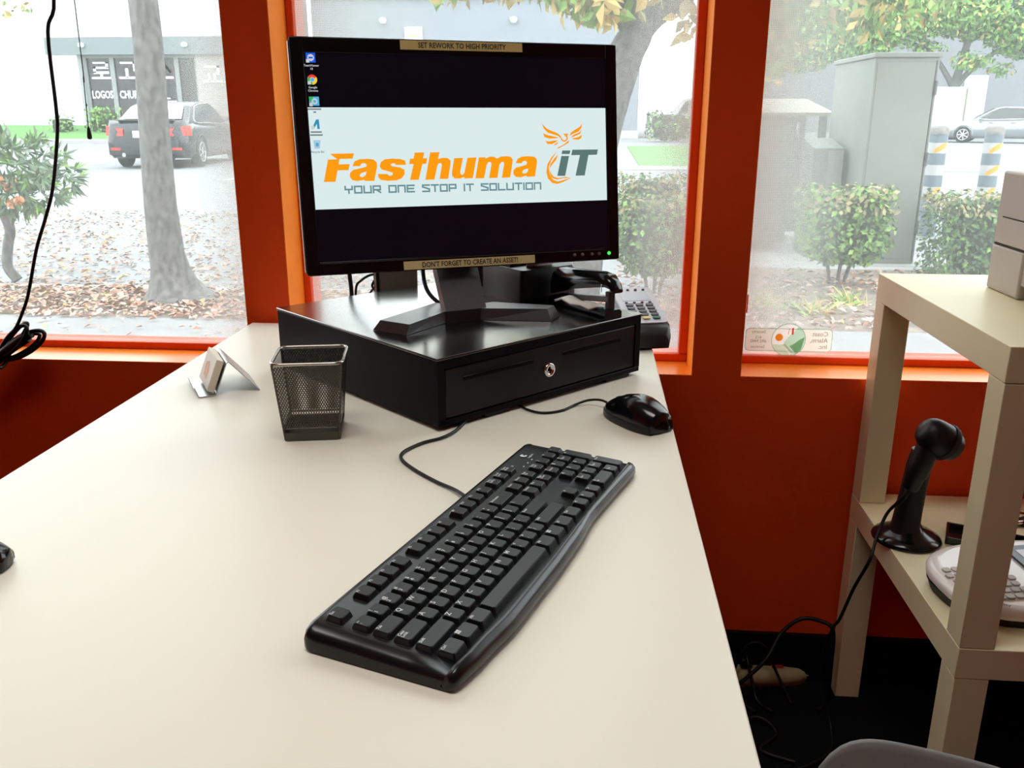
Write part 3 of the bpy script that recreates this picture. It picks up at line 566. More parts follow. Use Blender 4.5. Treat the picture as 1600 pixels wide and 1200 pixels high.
pl = MB(); pl.loft([[(x, y, z) for y, z in ((-.034, .050), (-.036, .062), (-.050, .069), (-.074, .066))] for x in (-.028, .028)], cap=False, closed=False); po = pl.build('paper_strip', mat('white_receipt_paper', (.8, .8, .8), .6), rp); po.modifiers.new('thickness', 'SOLIDIFY').thickness = .0006
ab = thing('power_adapter', 'dark taupe box standing behind the cash drawer', 'box', (-.355, 1.625, DZ), math.radians(20))
MB().box(-.036, .036, -.02, .02, 0, .132, .003).build('shell', mat('taupe_plastic', (.17, .15, .125), .55, var=.08), ab)
MB().box(-.042, -.036, -.022, .022, 0, .134, .001).build('end_cap', BLACK, ab)
c1 = MB(); c1.tube([(-.443, 1.62, DZ+.003), (-.4425, 1.62, .86), (-.442, 1.62, .93), (-.40, 1.60, .98), (-.34, 1.55, 1.03)], .0042, 8, 6); c1.build('monitor_power_cord', CORD, label='thick black cord running straight up behind the monitor', cat='cord')
c2 = MB(); c2.tube([(-.438, 1.63, DZ+.003), (-.437, 1.63, .865), (-.425, 1.63, .885), (-.405, 1.63, .896), (-.392, 1.63, .893), (-.402, 1.63, .882), (-.404, 1.63, .872), (-.392, 1.63, .858), (-.380, 1.63, .84), (-.37, 1.63, DZ+.003)], .0024, 8, 6); c2.tube([(-.39, 1.635, .895), (-.382, 1.635, .885), (-.396, 1.635, .872), (-.412, 1.635, .855), (-.42, 1.635, DZ+.003)], .0022, 8, 6); c2.build('looped_cord', CORD, label='thin looped black cord behind the left half of the monitor', cat='cord')
c3 = MB(); c3.tube([(-.262, 1.42, .985), (-.265, 1.41, .945), (-.255, 1.39, .915), (-.232, 1.375, .897), (-.215, 1.40, .887), (-.18, 1.47, .886)], .0034, 8, 8); c3.build('video_cable', mat('dark_grey_cable', (.03, .03, .032), .3, var=.1), label='dark grey video cable curving down beside the monitor neck', cat='cable')
# ------------------------------------------------------------------ card terminal
te = thing('card_terminal', 'grey and black card payment terminal behind the cash drawer', 'card terminal', (.118, 1.553, DZ), math.radians(14))
TG = mat('silver_grey_plastic', (.62, .63, .68), .4, var=.04); TD = mat('charcoal_terminal_plastic', (.03, .03, .033), .4, var=.1)
HWt = .040
def tsec(y, zt, zb, hw): return [(-hw, y, zb), (hw, y, zb), (hw+.003, y, zb+.55*(zt-zb)), (hw, y, zt-.004), (hw-.004, y, zt), (-hw+.004, y, zt), (-hw, y, zt-.004), (-hw-.003, y, zb+.55*(zt-zb))]
MB().loft([tsec(0, .028, .008, HWt-.010), tsec(.006, .040, .002, HWt-.004), tsec(.02, .046, 0, HWt), tsec(.10, .072, 0, HWt), tsec(.15, .086, 0, HWt-.001), tsec(.157, .082, .01, HWt-.008)]).build('body', TD, te)
def ts(y): return .046+(y-.02)*.031/.10*1.0+.0006*0
TM = T(0, .02, .0462, rx=math.atan2(.026, .08))
MB().prism(rrect(2*HWt-.004, .132, .010, 5, 0, .064), -.002, .0022, M=TM).build('face_plate', TG, te)
MB().box(-.027, .027, .078, .112, .0022, .0026, M=TM).build('display', mat('grey_lcd', (.50, .53, .58), .25, var=.03), te)
kg = mat('dark_grey_key', (.08, .08, .09), .45, var=.1)
for r in range(5):
    for c in range(3):
        m_ = kg
        if r == 0: m_ = (mat('red_key', (.35, .05, .04), .45), mat('yellow_key', (.75, .62, .22), .45), mat('green_key', (.02, .12, .08), .45))[c]
        MB().prism(rrect(.014, .0082, .003, 3, (c-1)*.019, .013+r*.0118), .002, .0050, M=TM).build('key', m_, te)
for r, y in ((0, .070), (1, .1185)):
    for c in range(4): MB().lathe([(.0028, .002), (.0028, .004), (.0001, .0044)], 10, TM @ T((c-1.5)*.015, y, 0)).build('soft_key', kg, te)
# ------------------------------------------------------------------ cords at the left window
hc = thing('power_cable', 'long black cable hanging in the left window with a tied coil', 'cable', (-1.12, 1.66, .70))
O = Vector((-1.12, 1.66, .70))
def yp(px, py, Y=1.66): return (px, Y, py)
pts = [(-.975, 1.9), (-.972, 1.6), (-.974, 1.39), (-.995, 1.33), (-1.0, 1.20), (-1.005, 1.15), (-1.03, 1.05), (-1.055, .99), (-1.083, .93), (-1.115, .84), (-1.135, .80), (-1.150, .775), (-1.162, .760)]
MB().tube([Vector((-.98, 1.66, ZC-.02))-O]+[Vector((x, 1.66, z))-O for x, z in pts], .0034, 8, 5).build('cord', CORD, hc)
lo = MB()
def ell(cx, cz, ln, wd, rot_, yy, r_):
    lo.tube([Vector((cx+ln*math.cos(a)*math.cos(rot_)-wd*math.sin(a)*math.sin(rot_), yy+.006*math.sin(a), cz+ln*math.cos(a)*math.sin(rot_)+wd*math.sin(a)*math.cos(rot_))) for a in [2*math.pi*i/12 for i in range(12)]], r_, 8, 4, closed=True)
ell(-.042, .046, .046, .010, .80, .004, .0040); ell(-.040, .044, .044, .015, .74, -.004, .0040); ell(-.024, .034, .056, .019, .48, 0, .0042); ell(-.034, .030, .050, .013, .50, .008, .0040)
lo.tube([(-.012, 0, .052), (-.06, 0, .022), (-.10, 0, -.012), (-.13, 0, -.05)], lambda t_: .012-.002*t_, 10, 4)
lo.tube([(-.05, .006, .03), (-.09, .006, .0), (-.13, .006, -.03)], .011, 10, 4)
lo.build('coil', CORD, hc)
MB().tube([(-.080, -.016, -.004), (-.072, 0, .022), (-.070, .018, .008), (-.078, 0, -.014)], .004, 6, 4, closed=True).build('tie', BLACK, hc)
MB().box(-.028, .030, -.007, .007, -.007, .007, .002, M=T(-.028, 0, .042, ry=-.55)).build('plug', BLACK, hc)
bc = thing('blind_cord', 'thin blind cord with a small dark tassel in front of the left window', 'blind cord', (-.942, 1.66, 1.15))
MB().tube([(.020, 0, ZC-1.17), (.006, 0, .24), (.003, 0, .1), (0, 0, .012)], .0009, 6, 4).build('cord', mat('grey_string', (.06, .06, .055), .7), bc)
MB().lathe([(.001, .014), (.0028, .010), (.0045, -.004), (.0038, -.009), (.001, -.010)], 12).build('tassel', mat('dark_tassel', (.012, .012, .01), .5), bc)
MB().lathe([(.0005, .003), (.0022, .0), (.0005, -.003)], 8, T(.002, 0, .052)).build('bead', mat('dark_tassel', (.012, .012, .01), .5), bc)
# ------------------------------------------------------------------ two stacked side tables
LX, LY, LS = .5495, 1.7085, .55
LACK = mat('cream_white_foil', (.78, .70, .455), .34, spec=.35, var=.03, vscale=6, bump=.05, bscale=500)
for z0, lb in ((0, 'lower of two stacked square cream side tables, standing on the floor'), (.45, 'upper of two stacked square cream side tables, carrying the printer')):
    st = thing('side_table', lb, 'side table', (LX+LS/2, LY-LS/2, z0), group='stacked side tables')
    MB().box(-LS/2, LS/2, -LS/2, LS/2, .40, .45, .0012).build('tabletop', LACK, st)
    for sx in (-1, 1):
        for sy in (-1, 1):
            a, b_ = sorted((sx*LS/2, sx*(LS/2-.05))); c, d_ = sorted((sy*LS/2, sy*(LS/2-.05)))
            e_ = .0004
            MB().box(a+e_, b_-e_, c+e_, d_-e_, 0.0005, .3995, .0012).build('leg', LACK, st)
# ------------------------------------------------------------------ printer on the upper table
pr = thing('desktop_printer', 'boxy light grey printer on top of the stacked side tables', 'printer', (.692, 1.585, .90))
PG = mat('warm_grey_printer_plastic', (.50, .475, .43), .45, spec=.35, var=.02, vscale=20); PGd = mat('seam_shadow', (.02, .018, .015), .8)
MB().box(0, .36, -.115, 0, 0, .0758, .004).box(0, .36, -.36, -.25, 0, .0758, .004).box(.004, .36, -.26, -.10, .022, .0758, .003).build('lower_body', PG, pr)
MB().box(.002, .358, -.358, -.002, .0755, .0785).build('seam', PGd, pr)
MB().box(0, .36, -.36, 0, .0782, .198, .005).build('upper_body', PG, pr)
MB().box(-.0012, .006, -.345, -.042, .0815, .1215, .001).build('side_panel', PG, pr)
MB().box(-.0008, .004, -.36, -.024, .1225, .1245).build('panel_gap', PGd, pr)
MB().box(.04, .32, -.30, -.05, .198, .202, .002).build('output_tray', PG, pr)
# ------------------------------------------------------------------ barcode scanner in its stand
ss = thing('scanner_stand', 'round black weighted scanner stand on the lower side table', 'stand', (.590, 1.508, .4505))
MB().lathe([(.059, 0), (.060, .003), (.057, .008), (.045, .015), (.032, .021), (.024, .027), (.020, .034), (.0001, .036)], 40).build('base', BLACKG, ss)
MB().loft([[(x+dx, y-.004, z) for x, y in rrect(w_, d_, min(w_, d_)*.42, 5)] for z, dx, w_, d_ in ((.018, -.006, .056, .050), (.03, -.006, .047, .044), (.06, -.004, .044, .040), (.10, -.001, .042, .038), (.15, .003, .040, .036), (.175, .006, .036, .032))]).build('column', BLACK, ss)
bs = thing('barcode_scanner', 'black handheld barcode scanner propped upright in the round stand', 'scanner', (.590, 1.508, .4505))
ax = Vector((.022, 0, .095)).normalized()
def along(c, r1, r2, nrm):
    u = Vector((1, 0, 0)); u = (u-nrm*u.dot(nrm)).normalized(); w_ = nrm.cross(u)
    return [tuple(c+u*r1*math.cos(a)+w_*r2*math.sin(a)) for a in [2*math.pi*i/20 for i in range(20)]]
b0 = Vector((-.024, -.043, .118))
MB().loft([along(b0+ax*t_+Vector((dx, 0, 0)), r1, r2, ax) for t_, dx, r1, r2 in ((-.004, .004, .010, .010), (0, .002, .0145, .0135), (.022, .002, .0165, .0155), (.024, .003, .0185, .0175), (.05, .004, .0195, .019), (.08, .005, .0195, .019), (.100, .006, .021, .021))]).build('handle', BLACK, bs)
hd = Vector((.72, .12, -.45)).normalized(); h0 = b0+ax*.100+Vector((.002, 0, .002))
uu = Vector((0, 1, 0)); uu = (uu-hd*uu.dot(hd)).normalized(); ww = hd.cross(uu)
def hr(c, a_, b_): return [tuple(c+uu*a_*math.cos(t_)+ww*b_*math.sin(t_)) for t_ in [2*math.pi*i/24 for i in range(24)]]
MB().loft([hr(h0+hd*t_, a_, b_) for t_, a_, b_ in ((-.022, .004, .005), (-.021, .012, .014), (-.017, .019, .021), (-.008, .026, .027), (.006, .030, .030), (.020, .032, .031), (.030, .033, .031), (.034, .032, .030))]).build('head', BLACK, bs)
MB().loft([hr(h0+hd*t_, a_, b_) for t_, a_, b_ in ((.030, .029, .027), (.042, .030, .027), (.048, .027, .025))]).build('nose', mat('blue_grey_scanner_nose', (.020, .024, .035), .35), bs)
MB().loft([hr(h0+hd*t_, a_, b_) for t_, a_, b_ in ((.024, .0345, .0325), (.028, .0355, .0335), (.033, .0345, .0325))]).build('bumper_ring', RUBBER, bs)
tp = b0+ax*.078+Vector((.020, -.002, 0))
MB().loft([along(tp+ax*t_, r_, r_, ax) for t_, r_ in ((-.012, .003), (-.006, .006), (.006, .006), (.012, .003))]).build('trigger', RUBBER, bs)
B = Vector((.590, 1.508, .4505))
cb = [b0+ax*-.004, b0+ax*-.02+Vector((-.002, 0, 0))]+[Vector(p)-B for p in ((.547, 1.496, .505), (.528, 1.480, .462), (.513, 1.455, .432), (.500, 1.480, .36), (.489, 1.50, .285), (.490, 1.54, .235), (.49, 1.575, .14), (.505, 1.57, .05), (.512, 1.54, .006), (.49, 1.47, .006), (.42, 1.42, .006))]
MB().tube(cb, lambda t_: .0046 if t_ < .12 else .0030, 8, 6).build('cable', CORD, bs)
# ------------------------------------------------------------------ label maker and its tray
ly = thing('plastic_tray', 'flat black plastic tray on the lower side table behind the label maker', 'tray', (.725, 1.50, .4505), math.radians(-22))
MB().box(-.065, .065, -.035, .035, 0, .004, .001).box(-.065, .065, -.035, -.030, .003, .014, .001).box(-.065, .065, .030, .035, .003, .014, .001).box(-.065, -.060, -.035, .035, .003, .014, .001).box(.060, .065, -.035, .035, .003, .014, .001).build('tray', BLACKG, ly)
lm = thing('label_maker', 'white rounded label maker with grey keys on the lower side table', 'label maker', (.715, 1.322, .4505), math.radians(12))
LMW = mat('pearl_white_plastic', (.84, .81, .79), .28, var=.03, coat=.3)
ol = [(x*.155, y*.100) for x, y in [(math.copysign(abs(math.cos(a))**.72, math.cos(a)), math.copysign(abs(math.sin(a))**.72, math.sin(a))) for a in [2*math.pi*i/36 for i in range(36)]]]
MB().loft([[(x*k_, y*k_, z) for x, y in ol] for z, k_ in ((0, .93), (.016, .97), (.018, .98))]).build('base', RUBBER, lm)
LT = lambda y: (y+.1)*.08
MB().loft([[(x*k_, y*k_, z+LT(y)) for x, y in ol] for z, k_ in ((.014, .99), (.022, 1), (.028, .98), (.0315, .93), (.033, .86))]).build('shell', LMW, lm)
KM = T(0, 0, .0413, rx=math.atan(.08)); km = mat('light_grey_key', (.50, .47, .43), .5, var=.04)
for r in range(6):
    for c in range(10):
        x = -.136+c*.0150+(r % 2)*.004; y = -.060+r*.0155
        if (x/.146)**2+(y/.092)**2 > .95 or x > -.035: continue
        MB().prism(rrect(.0122, .0108, .003, 2, x, y), -.002, .0026, M=KM).build('key', km, lm)
MB().prism(rrect(.125, .095, .02, 5, .060, .022), -.002, .004, M=KM).build('display_surround', mat('dark_blue_grey_plastic', (.02, .024, .034), .3), lm)
MB().box(.012, .105, .010, .056, .004, .0046, M=KM).build('display', mat('pale_blue_lcd', (.60, .66, .74), .25), lm)
MB().lathe([(.009, 0), (.009, .006), (.006, .0075), (.0001, .0075)], 18, KM @ T(.032, -.012, .004)).build('round_button', BLACKG, lm)
v, f = text('Brother', .010, .0002); MB().add(v, f, KM @ T(-.103, -.074, .0006, rz=-.55)).build('printed_name', INK, lm)
w_ = MB(); w_.tube([(.86, 1.435, .4545), (.83, 1.445, .455), (.80, 1.455, .456), (.83, 1.475, .456), (.87, 1.48, .456)], .003, 8, 6)
w_.build('coiled_cable', CORD, label='black cable loops at the right end of the label maker', cat='cable')
kc = thing('key_bunch', 'small silver and black bundle far back on the lower side table', 'bundle', (.83, 1.60, .4505), .5)
MB().tube([(-.03, -.01, .008), (.0, .012, .012), (.03, .0, .008), (.01, -.018, .008)], .0045, 8, 5, closed=True).build('loop', CHROME, kc)
MB().box(-.02, .03, -.022, -.002, 0, .012, .003).build('fob', BLACK, kc)
# ------------------------------------------------------------------ power strip and cords on the floor
ps = thing('power_strip', 'beige power strip with plugs on the floor under the window', 'power strip', (.497, 1.712-.0, 0), math.radians(4))
PSM = mat('aged_beige_plastic', (.46, .39, .22), .5, var=.08)
MB().loft([[(x, y*s_, z*h_) for y, z in ((-.026, 0), (.026, 0), (.026, .022), (.019, .034), (-.019, .034), (-.026, .022))] for x, s_, h_ in ((-.36, 1, 1), (-.045, 1, 1), (-.015, .72, .92), (-.002, .42, .7), (.003, .3, .5))]).build('body', PSM, ps)
MB().box(-.074, -.048, -.008, .010, .033, .0375, .001).build('rocker_switch', mat('red_rocker_switch', (.25, .02, .015), .35, emit=(.4, .03, .01), estr=.04), ps)
for i, x in enumerate((-.13, -.165, -.21, -.255)):
    MB().box(x-.013, x+.013, -.014, .014, .034, .058, .004).tube([(x, 0, .055), (x-.004, -.01, .075), (x-.006, -.035, .070), (x+.002, -.060, .030), (x+.008, -.085, .007), (x+.03, -.12, .007)], .0036, 8, 5).build('plug', BLACK, ps)
MB().tube([(.0, 0, .014), (.05, .006, .014), (.16, .012, .010), (.45, .010, .008), (.9, .0, .008)], .006, 8, 4).build('supply_cord', PSM, ps)
for nm, lb, pts, r in (('arched_cord', 'black cord arching from under the desk to the side table leg', ((.30, 1.60, .02), (.385, 1.62, .10), (.425, 1.66, .145), (.465, 1.668, .178), (.505, 1.662, .178), (.527, 1.65, .165), (.530, 1.645, .10), (.528, 1.64, .01), (.50, 1.60, .006)), .0042),
                       ('low_cord', 'thin black cord looping low above the power strip', ((.33, 1.66, .015), (.345, 1.667, .08), (.37, 1.668, .115), (.40, 1.667, .105), (.42, 1.66, .06), (.45, 1.62, .006)), .0032),
                       ('floor_cord', 'black cord lying across the dark carpet below the power strip', ((.20, 1.50, .006), (.30, 1.53, .006), (.37, 1.56, .012), (.40, 1.52, .006), (.36, 1.47, .006), (.42, 1.44, .006)), .0036)):
    MB().tube(pts, r, 8, 7).build(nm, CORD, label=lb, cat='cord')
# ------------------------------------------------------------------ chair
chp = thing('plastic_chair', 'low grey moulded plastic chair cut off by the bottom of the photo', 'chair', (.443, .868, 0), -.197)
CG = mat('mid_grey_plastic', (.30, .32, .315), .42, spec=.4, var=.05, vscale=60, bump=.05, bscale=500)
bk = MB(); rows = []; nx = 24
for j in range(15):
    t_ = j/14; row = []
    for i in range(nx+1):
        s_ = -1+2*i/nx; hw = .155
        zz = .25+(.164-.05*abs(s_)**5.5-.010*s_)*t_
        xx = s_*hw*(1-.06*t_); row.append((xx, .10-.55*xx*xx+(zz-.36)*.22, zz))
    rows.append(row)
bk.loft(rows, cap=False, closed=False); bo = bk.build('backrest', CG, chp); sm_ = bo.modifiers.new('thickness', 'SOLIDIFY'); sm_.thickness = .008; sm_.offset = 0
bo.modifiers.new('edge', 'BEVEL').width = .003
st_ = MB(); st_.loft([[(x*k_, -.07+y*k_, z) for x, y in rrect(.31, .30, .06, 6)] for z, k_ in ((.236, .97), (.242, 1), (.250, 1), (.254, .98))]); st_.build('seat', CG, chp)
for sx in (-1, 1):
    for sy in (-1, 1): MB().tube([(sx*.11, -.07+sy*.10, .24), (sx*.14, -.07+sy*.14, .001)], .010, 10, 1).build('leg', STEEL, chp)
# ------------------------------------------------------------------ outdoors: ground
SW_Z = .08
ASPH = mat('pale_asphalt', (.235, .242, .25), .9, spec=.2, var=.10, vscale=2.5, bump=.4, bscale=60)
CONC = mat('grey_concrete', (.24, .25, .25), .85, spec=.2, var=.10, vscale=3, bump=.3, bscale=60)
KERBM = mat('pale_kerb_concrete', (.33, .33, .32), .85, var=.08, vscale=5)
SOIL = mat('leafy_soil', (.20, .165, .14), .95, var=.35, vscale=9, bump=.6, bscale=40)
GRASS = mat('lawn_green', (.10, .24, .06), .9, var=.3, vscale=25, bump=.8, bscale=80)
PAINTW = mat('white_road_paint', (.5, .5, .5), .7, var=.05)
MB().box(-70, 70, 5.62, 110, -.3, 0).build('asphalt_lot', ASPH, kind='structure')
MB().box(-14, 14, YW+.22, 4.70, -.3, SW_Z).build('sidewalk', CONC, kind='structure')
MB().box(-14, 1.0, 4.70, 5.50, -.3, SW_Z-.012).box(1.0, 14, 4.70, 6.72, -.3, SW_Z-.012).build('planting_strip', SOIL, kind='structure')
MB().box(-14, 1.0, 5.50, 5.62, -.3, SW_Z, .01).build('kerb_near', KERBM, kind='structure')
MB().box(1.0, 14, 5.62, 7.6, -.3, SW_Z-.02).box(1.0, 14, 6.72, 6.86, -.2, SW_Z, .01).build('kerb_right', KERBM, kind='structure')
MB().box(-60, -6, 34.5, 35.0, -.2, .16, .02).build('kerb_far', KERBM, kind='structure')
MB().loft([[(x, 35.0, -.2), (x, 35.0, .15), (x, 38.2, .60), (x, 40, .62), (x, 40, -.2)] for x in (-60, -16.8)], smooth=False).build('grass_bank', GRASS, kind='structure')
MB().add([(1.35, 33.5, .02), (1.15, 21, .02), (5.5, 20.8, .02), (6.5, 34.5, .02), (1.35, 33.5, -.1), (1.15, 21, -.1), (5.5, 20.8, -.1), (6.5, 34.5, -.1)], [(0, 1, 2, 3), (4, 7, 6, 5), (0, 4, 5, 1), (1, 5, 6, 2), (2, 6, 7, 3), (3, 7, 4, 0)]).build('lawn', GRASS, kind='structure')
MB().box(-1, 9, 19.6, 20.8, -.1, .03).build('pavement_path', KERBM, kind='structure')
for i, x in enumerate((-11.9, -6.6, -4.0)):
    MB().box(x-.06, x+.06, 16.0, 21.5, 0, .006).build('parking_line', PAINTW, label=('white painted bay line to the left of the parked dark sedan', 'white painted bay line just right of the parked dark sedan', 'white painted bay line farthest right of the dark sedan')[i], cat='road marking', group='parking bay lines')
# fallen leaves
random.seed(3)
LEAFM = [mat('fallen_leaf_tan', (.38, .27, .205), .8, var=.25, vscale=3), mat('fallen_leaf_rust', (.38, .20, .135), .8, var=.3, vscale=3), mat('fallen_leaf_yellow', (.42, .33, .15), .8, var=.2, vscale=3), mat('fallen_leaf_pale', (.42, .35, .30), .8, var=.2, vscale=3)]
def leafquad(mb, c, L_, w_, n_, rz, mi=0, curl=.25):
    u = n_.orthogonal().normalized(); u = Quaternion(n_, rz) @ u; v_ = n_.cross(u)
    a = c-u*L_/2; b_ = c+u*L_/2; m1 = c+v_*w_/2+n_*L_*curl; m2 = c-v_*w_/2+n_*L_*curl
    mb.add([a, m1, b_, m2], [(0, 3, 2, 1)] if False else [(0, 1, 2), (0, 2, 3)], mi=mi)
lv = MB()
def scat(n, x0, x1, y0, y1, z, dens=None, size=(.035, .08)):
    for _ in range(n):
        x = random.uniform(x0, x1); y = random.uniform(y0, y1) if dens is None else y0+(y1-y0)*random.random()**dens
        nn = Vector((random.gauss(0, .25), random.gauss(0, .25), 1)).normalized(); L_ = random.uniform(*size)
        leafquad(lv, Vector((x, y, z+random.uniform(.006, .02))), L_, L_*random.uniform(.5, .8), nn, random.uniform(0, 6.28), random.choices(range(4), (4, 4, 1, 4))[0], random.uniform(.05, .3))
scat(5200, -5.2, .2, 4.66, 5.50, SW_Z, size=(.025, .06))
scat(8500, -8.5, 0, 5.65, 10.8, 0, 1.6, size=(.03, .065))
scat(160, -4.2, -.5, 4.2, 4.7, SW_Z, size=(.02, .05))
scat(1500, .2, 3.4, 4.72, 6.6, SW_Z, size=(.03, .07))
scat(250, -3.5, -1.6, 4.9, 5.5, SW_Z+.01)
lv.build('fallen_leaves', LEAFM, kind='stuff', label='litter of tan and rust fallen leaves along the kerb', cat='leaves')
# ------------------------------------------------------------------ plants
BARK = mat('grey_bark', (.125, .122, .118), .9, var=.5, vscale=34, bump=1., bscale=40, stretch=(1, 1, .6))
def foliage(mb, n, blobs, size, asp=.5, up_=.3, mis=(1,), droop=None):
    tot = sum(b_[3]*b_[4]*b_[5] for b_ in blobs)
    for b_ in blobs:
        for _ in range(int(n*b_[3]*b_[4]*b_[5]/tot)):
            while True:
                q = Vector((random.uniform(-1, 1), random.uniform(-1, 1), random.uniform(-1, 1)))
                if .25 < q.length < 1: break
            c = Vector((b_[0]+q.x*b_[3], b_[1]+q.y*b_[4], b_[2]+q.z*b_[5]))
            nn = (q.normalized()+Vector((random.gauss(0, .5), random.gauss(0, .5), random.gauss(up_, .5)))).normalized()
            if droop: nn = Vector((random.gauss(0, 1), random.gauss(0, 1), .2)).normalized()
            L_ = random.uniform(.7, 1.3)*size
            leafquad(mb, c, L_, L_*asp, nn, random.uniform(0, 6.28), random.choices(range(len(mis)), mis)[0], random.uniform(-.1, .2))
LG = mat('leaf_green', (.10, .20, .06), .6, var=.3, vscale=4); LG2 = mat('leaf_bright_green', (.20, .38, .08), .6, var=.25, vscale=4); LDK = mat('leaf_dark_green', (.045, .10, .045), .55, var=.3, vscale=4); LBR = mat('leaf_brown_tip', (.34, .31, .16), .7, var=.25, vscale=4); LYL = mat('leaf_yellow', (.52, .42, .15), .7, var=.25, vscale=4); LOL = mat('leaf_grey_green', (.15, .21, .13), .5, var=.25, vscale=4); FLW = mat('faded_orange_flower', (.5, .24, .12), .7, var=.2)
# left street tree: straight grey trunk
tr = thing('street_tree', 'grey leaning tree trunk in front of the left window', 'tree', (-2.56, 5.22, SW_Z-.02))
def trunk(mb, path, n=16):
    rings = []
    for (x, y, z, r) in path: rings.append([(x+r*math.cos(a)*(1+.05*math.sin(3*a+z*5)), y+r*math.sin(a), z) for a in [2*math.pi*i/n for i in range(n)]])
    mb.loft(rings)
tm = MB(); trunk(tm, [(.06, 0, 0, .27), (.05, 0, .03, .235), (.03, 0, .07, .18), (.012, 0, .14, .138), (.0, 0, .22, .115), (-.01, 0, .3, .105), (-.01, 0, .6, .094), (.0, 0, 1.0, .086), (.02, 0, 1.5, .082), (.02, 0, 2.2, .078), (.05, 0, 3.4, .07), (.1, .1, 4.6, .05)])
tm.build('trunk', BARK, tr)
tm = MB(); foliage(tm, 70, ((-.85, 0, 1.74, .22, .12, .10), (-.62, 0, 1.80, .12, .1, .06)), .05, .6, mis=(3, 1)); foliage(tm, 1600, ((-.2, 0, 4.6, 1.6, 1.2, .9), (-1.6, .2, 4.0, 1.1, .9, .5), (1.2, .4, 4.5, 1.2, 1, .7)), .13, .6, mis=(2, 3)); tm.build('foliage', [LYL, LG2], tr, kind='stuff')
tm = MB(); tm.tube([(.05, 0, 3.0), (-.8, .1, 3.7), (-1.8, .2, 4.2)], lambda t_: .05*(1-.7*t_), 8, 5); tm.tube([(.05, 0, 3.2), (.7, .2, 4.0), (1.5, .4, 4.6)], lambda t_: .05*(1-.7*t_), 8, 5); tm.build('branch', BARK, tr)
# flowering shrub at the far left
ole = thing('oleander_shrub', 'leafy shrub with faded orange flowers at the left edge', 'shrub', (-4.25, 6.0, SW_Z-.05))
tm = MB(); tm.tube([(.16, 0, 0), (.10, 0, .10), (.13, 0, .26), (.16, 0, .38), (.08, 0, .62), (-.05, 0, .85)], .035, 8, 6); tm.tube([(.16, 0, .36), (.25, 0, .55), (.42, 0, .70)], .02, 8, 5); tm.build('stem', BARK, ole)
tm = MB()
random.seed(21)
for _ in range(170):          # sprays of long narrow leaves
    while True:
        q = Vector((random.uniform(-1, 1), random.uniform(-1, 1), random.uniform(-1, 1)))
        if q.length < 1: break
    cc = Vector((.30+q.x*.38, q.y*.3, .74+q.z*.27)); dr = (q+Vector((random.gauss(0, .4), random.gauss(0, .4), random.gauss(.0, .4)))).normalized()
    for k_ in range(9):
        d2 = (dr+Vector((random.gauss(0, .6), random.gauss(0, .6), random.gauss(-.1, .6)))).normalized(); L_ = random.uniform(.06, .125); sd = d2.orthogonal().normalized()*L_*.10
        tm.add([cc, cc+d2*L_*.5+sd, cc+d2*L_, cc+d2*L_*.5-sd], [(0, 1, 2), (0, 2, 3)], mi=random.choices((0, 1, 2), (4, 2, 1))[0])
tm.build('foliage', [LOL, LDK, LG2], ole, kind='stuff')
for _ in range(9):
    c = Vector((random.uniform(.1, .62), random.uniform(-.32, -.2), random.uniform(.55, .95))); tm = MB(); foliage(tm, 26, ((c.x, c.y, c.z, .03, .03, .03),), .035, .7); tm.build('flower', FLW, ole)
# tree behind the monitor with yellowing leaves hanging in the centre window
t2 = thing('yellowing_tree', 'tree with arching grey trunk and yellow leaves above the monitor', 'tree', (.02, 5.6, SW_Z-.03))
tm = MB(); tm.tube([(-.08, 0, -.02), (-.03, 0, .5), (.04, 0, 1.0), (.17, 0, 1.45), (.24, 0, 1.62), (.18, 0, 1.9), (.1, .05, 2.6), (.0, .1, 3.4)], lambda t_: .145-.09*t_, 14, 6); tm.tube([(.16, 0, 1.40), (.28, 0, 1.62), (.46, 0, 1.76), (.75, .05, 1.95), (1.2, .1, 2.2)], lambda t_: .085*(1-.6*t_), 10, 6); tm.tube([(.22, 0, 1.55), (.05, -.1, 1.76), (-.2, -.15, 1.86), (-.7, -.2, 2.0)], lambda t_: .05*(1-.7*t_), 8, 6); tm.build('trunk', BARK, t2)
tm = MB(); random.seed(5)
foliage(tm, 900, ((-.55, -.2, 1.93, .75, .3, .22), (.05, -.2, 1.80, .35, .25, .20), (.62, 0, 1.80, .30, .25, .32), (-1.3, -.1, 2.1, .6, .3, .2), (.3, 0, 2.2, .9, .4, .3)), .115, .52, droop=True, mis=(5, 2, 2)); foliage(tm, 420, ((-.55, -.2, 1.84, .45, .2, .10), (-.08, -.2, 1.76, .25, .2, .15), (.02, -.25, 1.66, .12, .1, .08)), .10, .5, droop=True, mis=(5, 2, 1)); tm.build('foliage', [LYL, LG2, LBR], t2, kind='stuff')
# green tree on the right, nearer hanging branch with yellow leaves and a bigger one behind
t3 = thing('hanging_branch_tree', 'near tree branch of yellow and green leaves at top of right window', 'tree', (1.15, 6.2, SW_Z-.03))
tm = MB(); tm.tube([(-.35, .3, -.05), (-.3, .3, .9), (-.25, .3, 2.2), (.2, .2, 2.75), (.9, 0, 2.9)], lambda t_: .06*(1-.5*t_), 10, 6); tm.build('trunk', BARK, t3)
tm = MB(); random.seed(6); foliage(tm, 2600, ((.35, 0, 1.95, .55, .3, .40), (.75, .1, 2.0, .5, .3, .36), (-.05, .1, 1.75, .3, .3, .5), (1.5, .2, 2.3, .6, .3, .35)), .085, .5, droop=True, mis=(3, 3, 2)); tm.build('foliage', [LYL, LG2, LG], t3, kind='stuff')
t4 = thing('green_tree', 'big green tree spreading above the parked silver car', 'tree', (17.9, 47.6, 0))
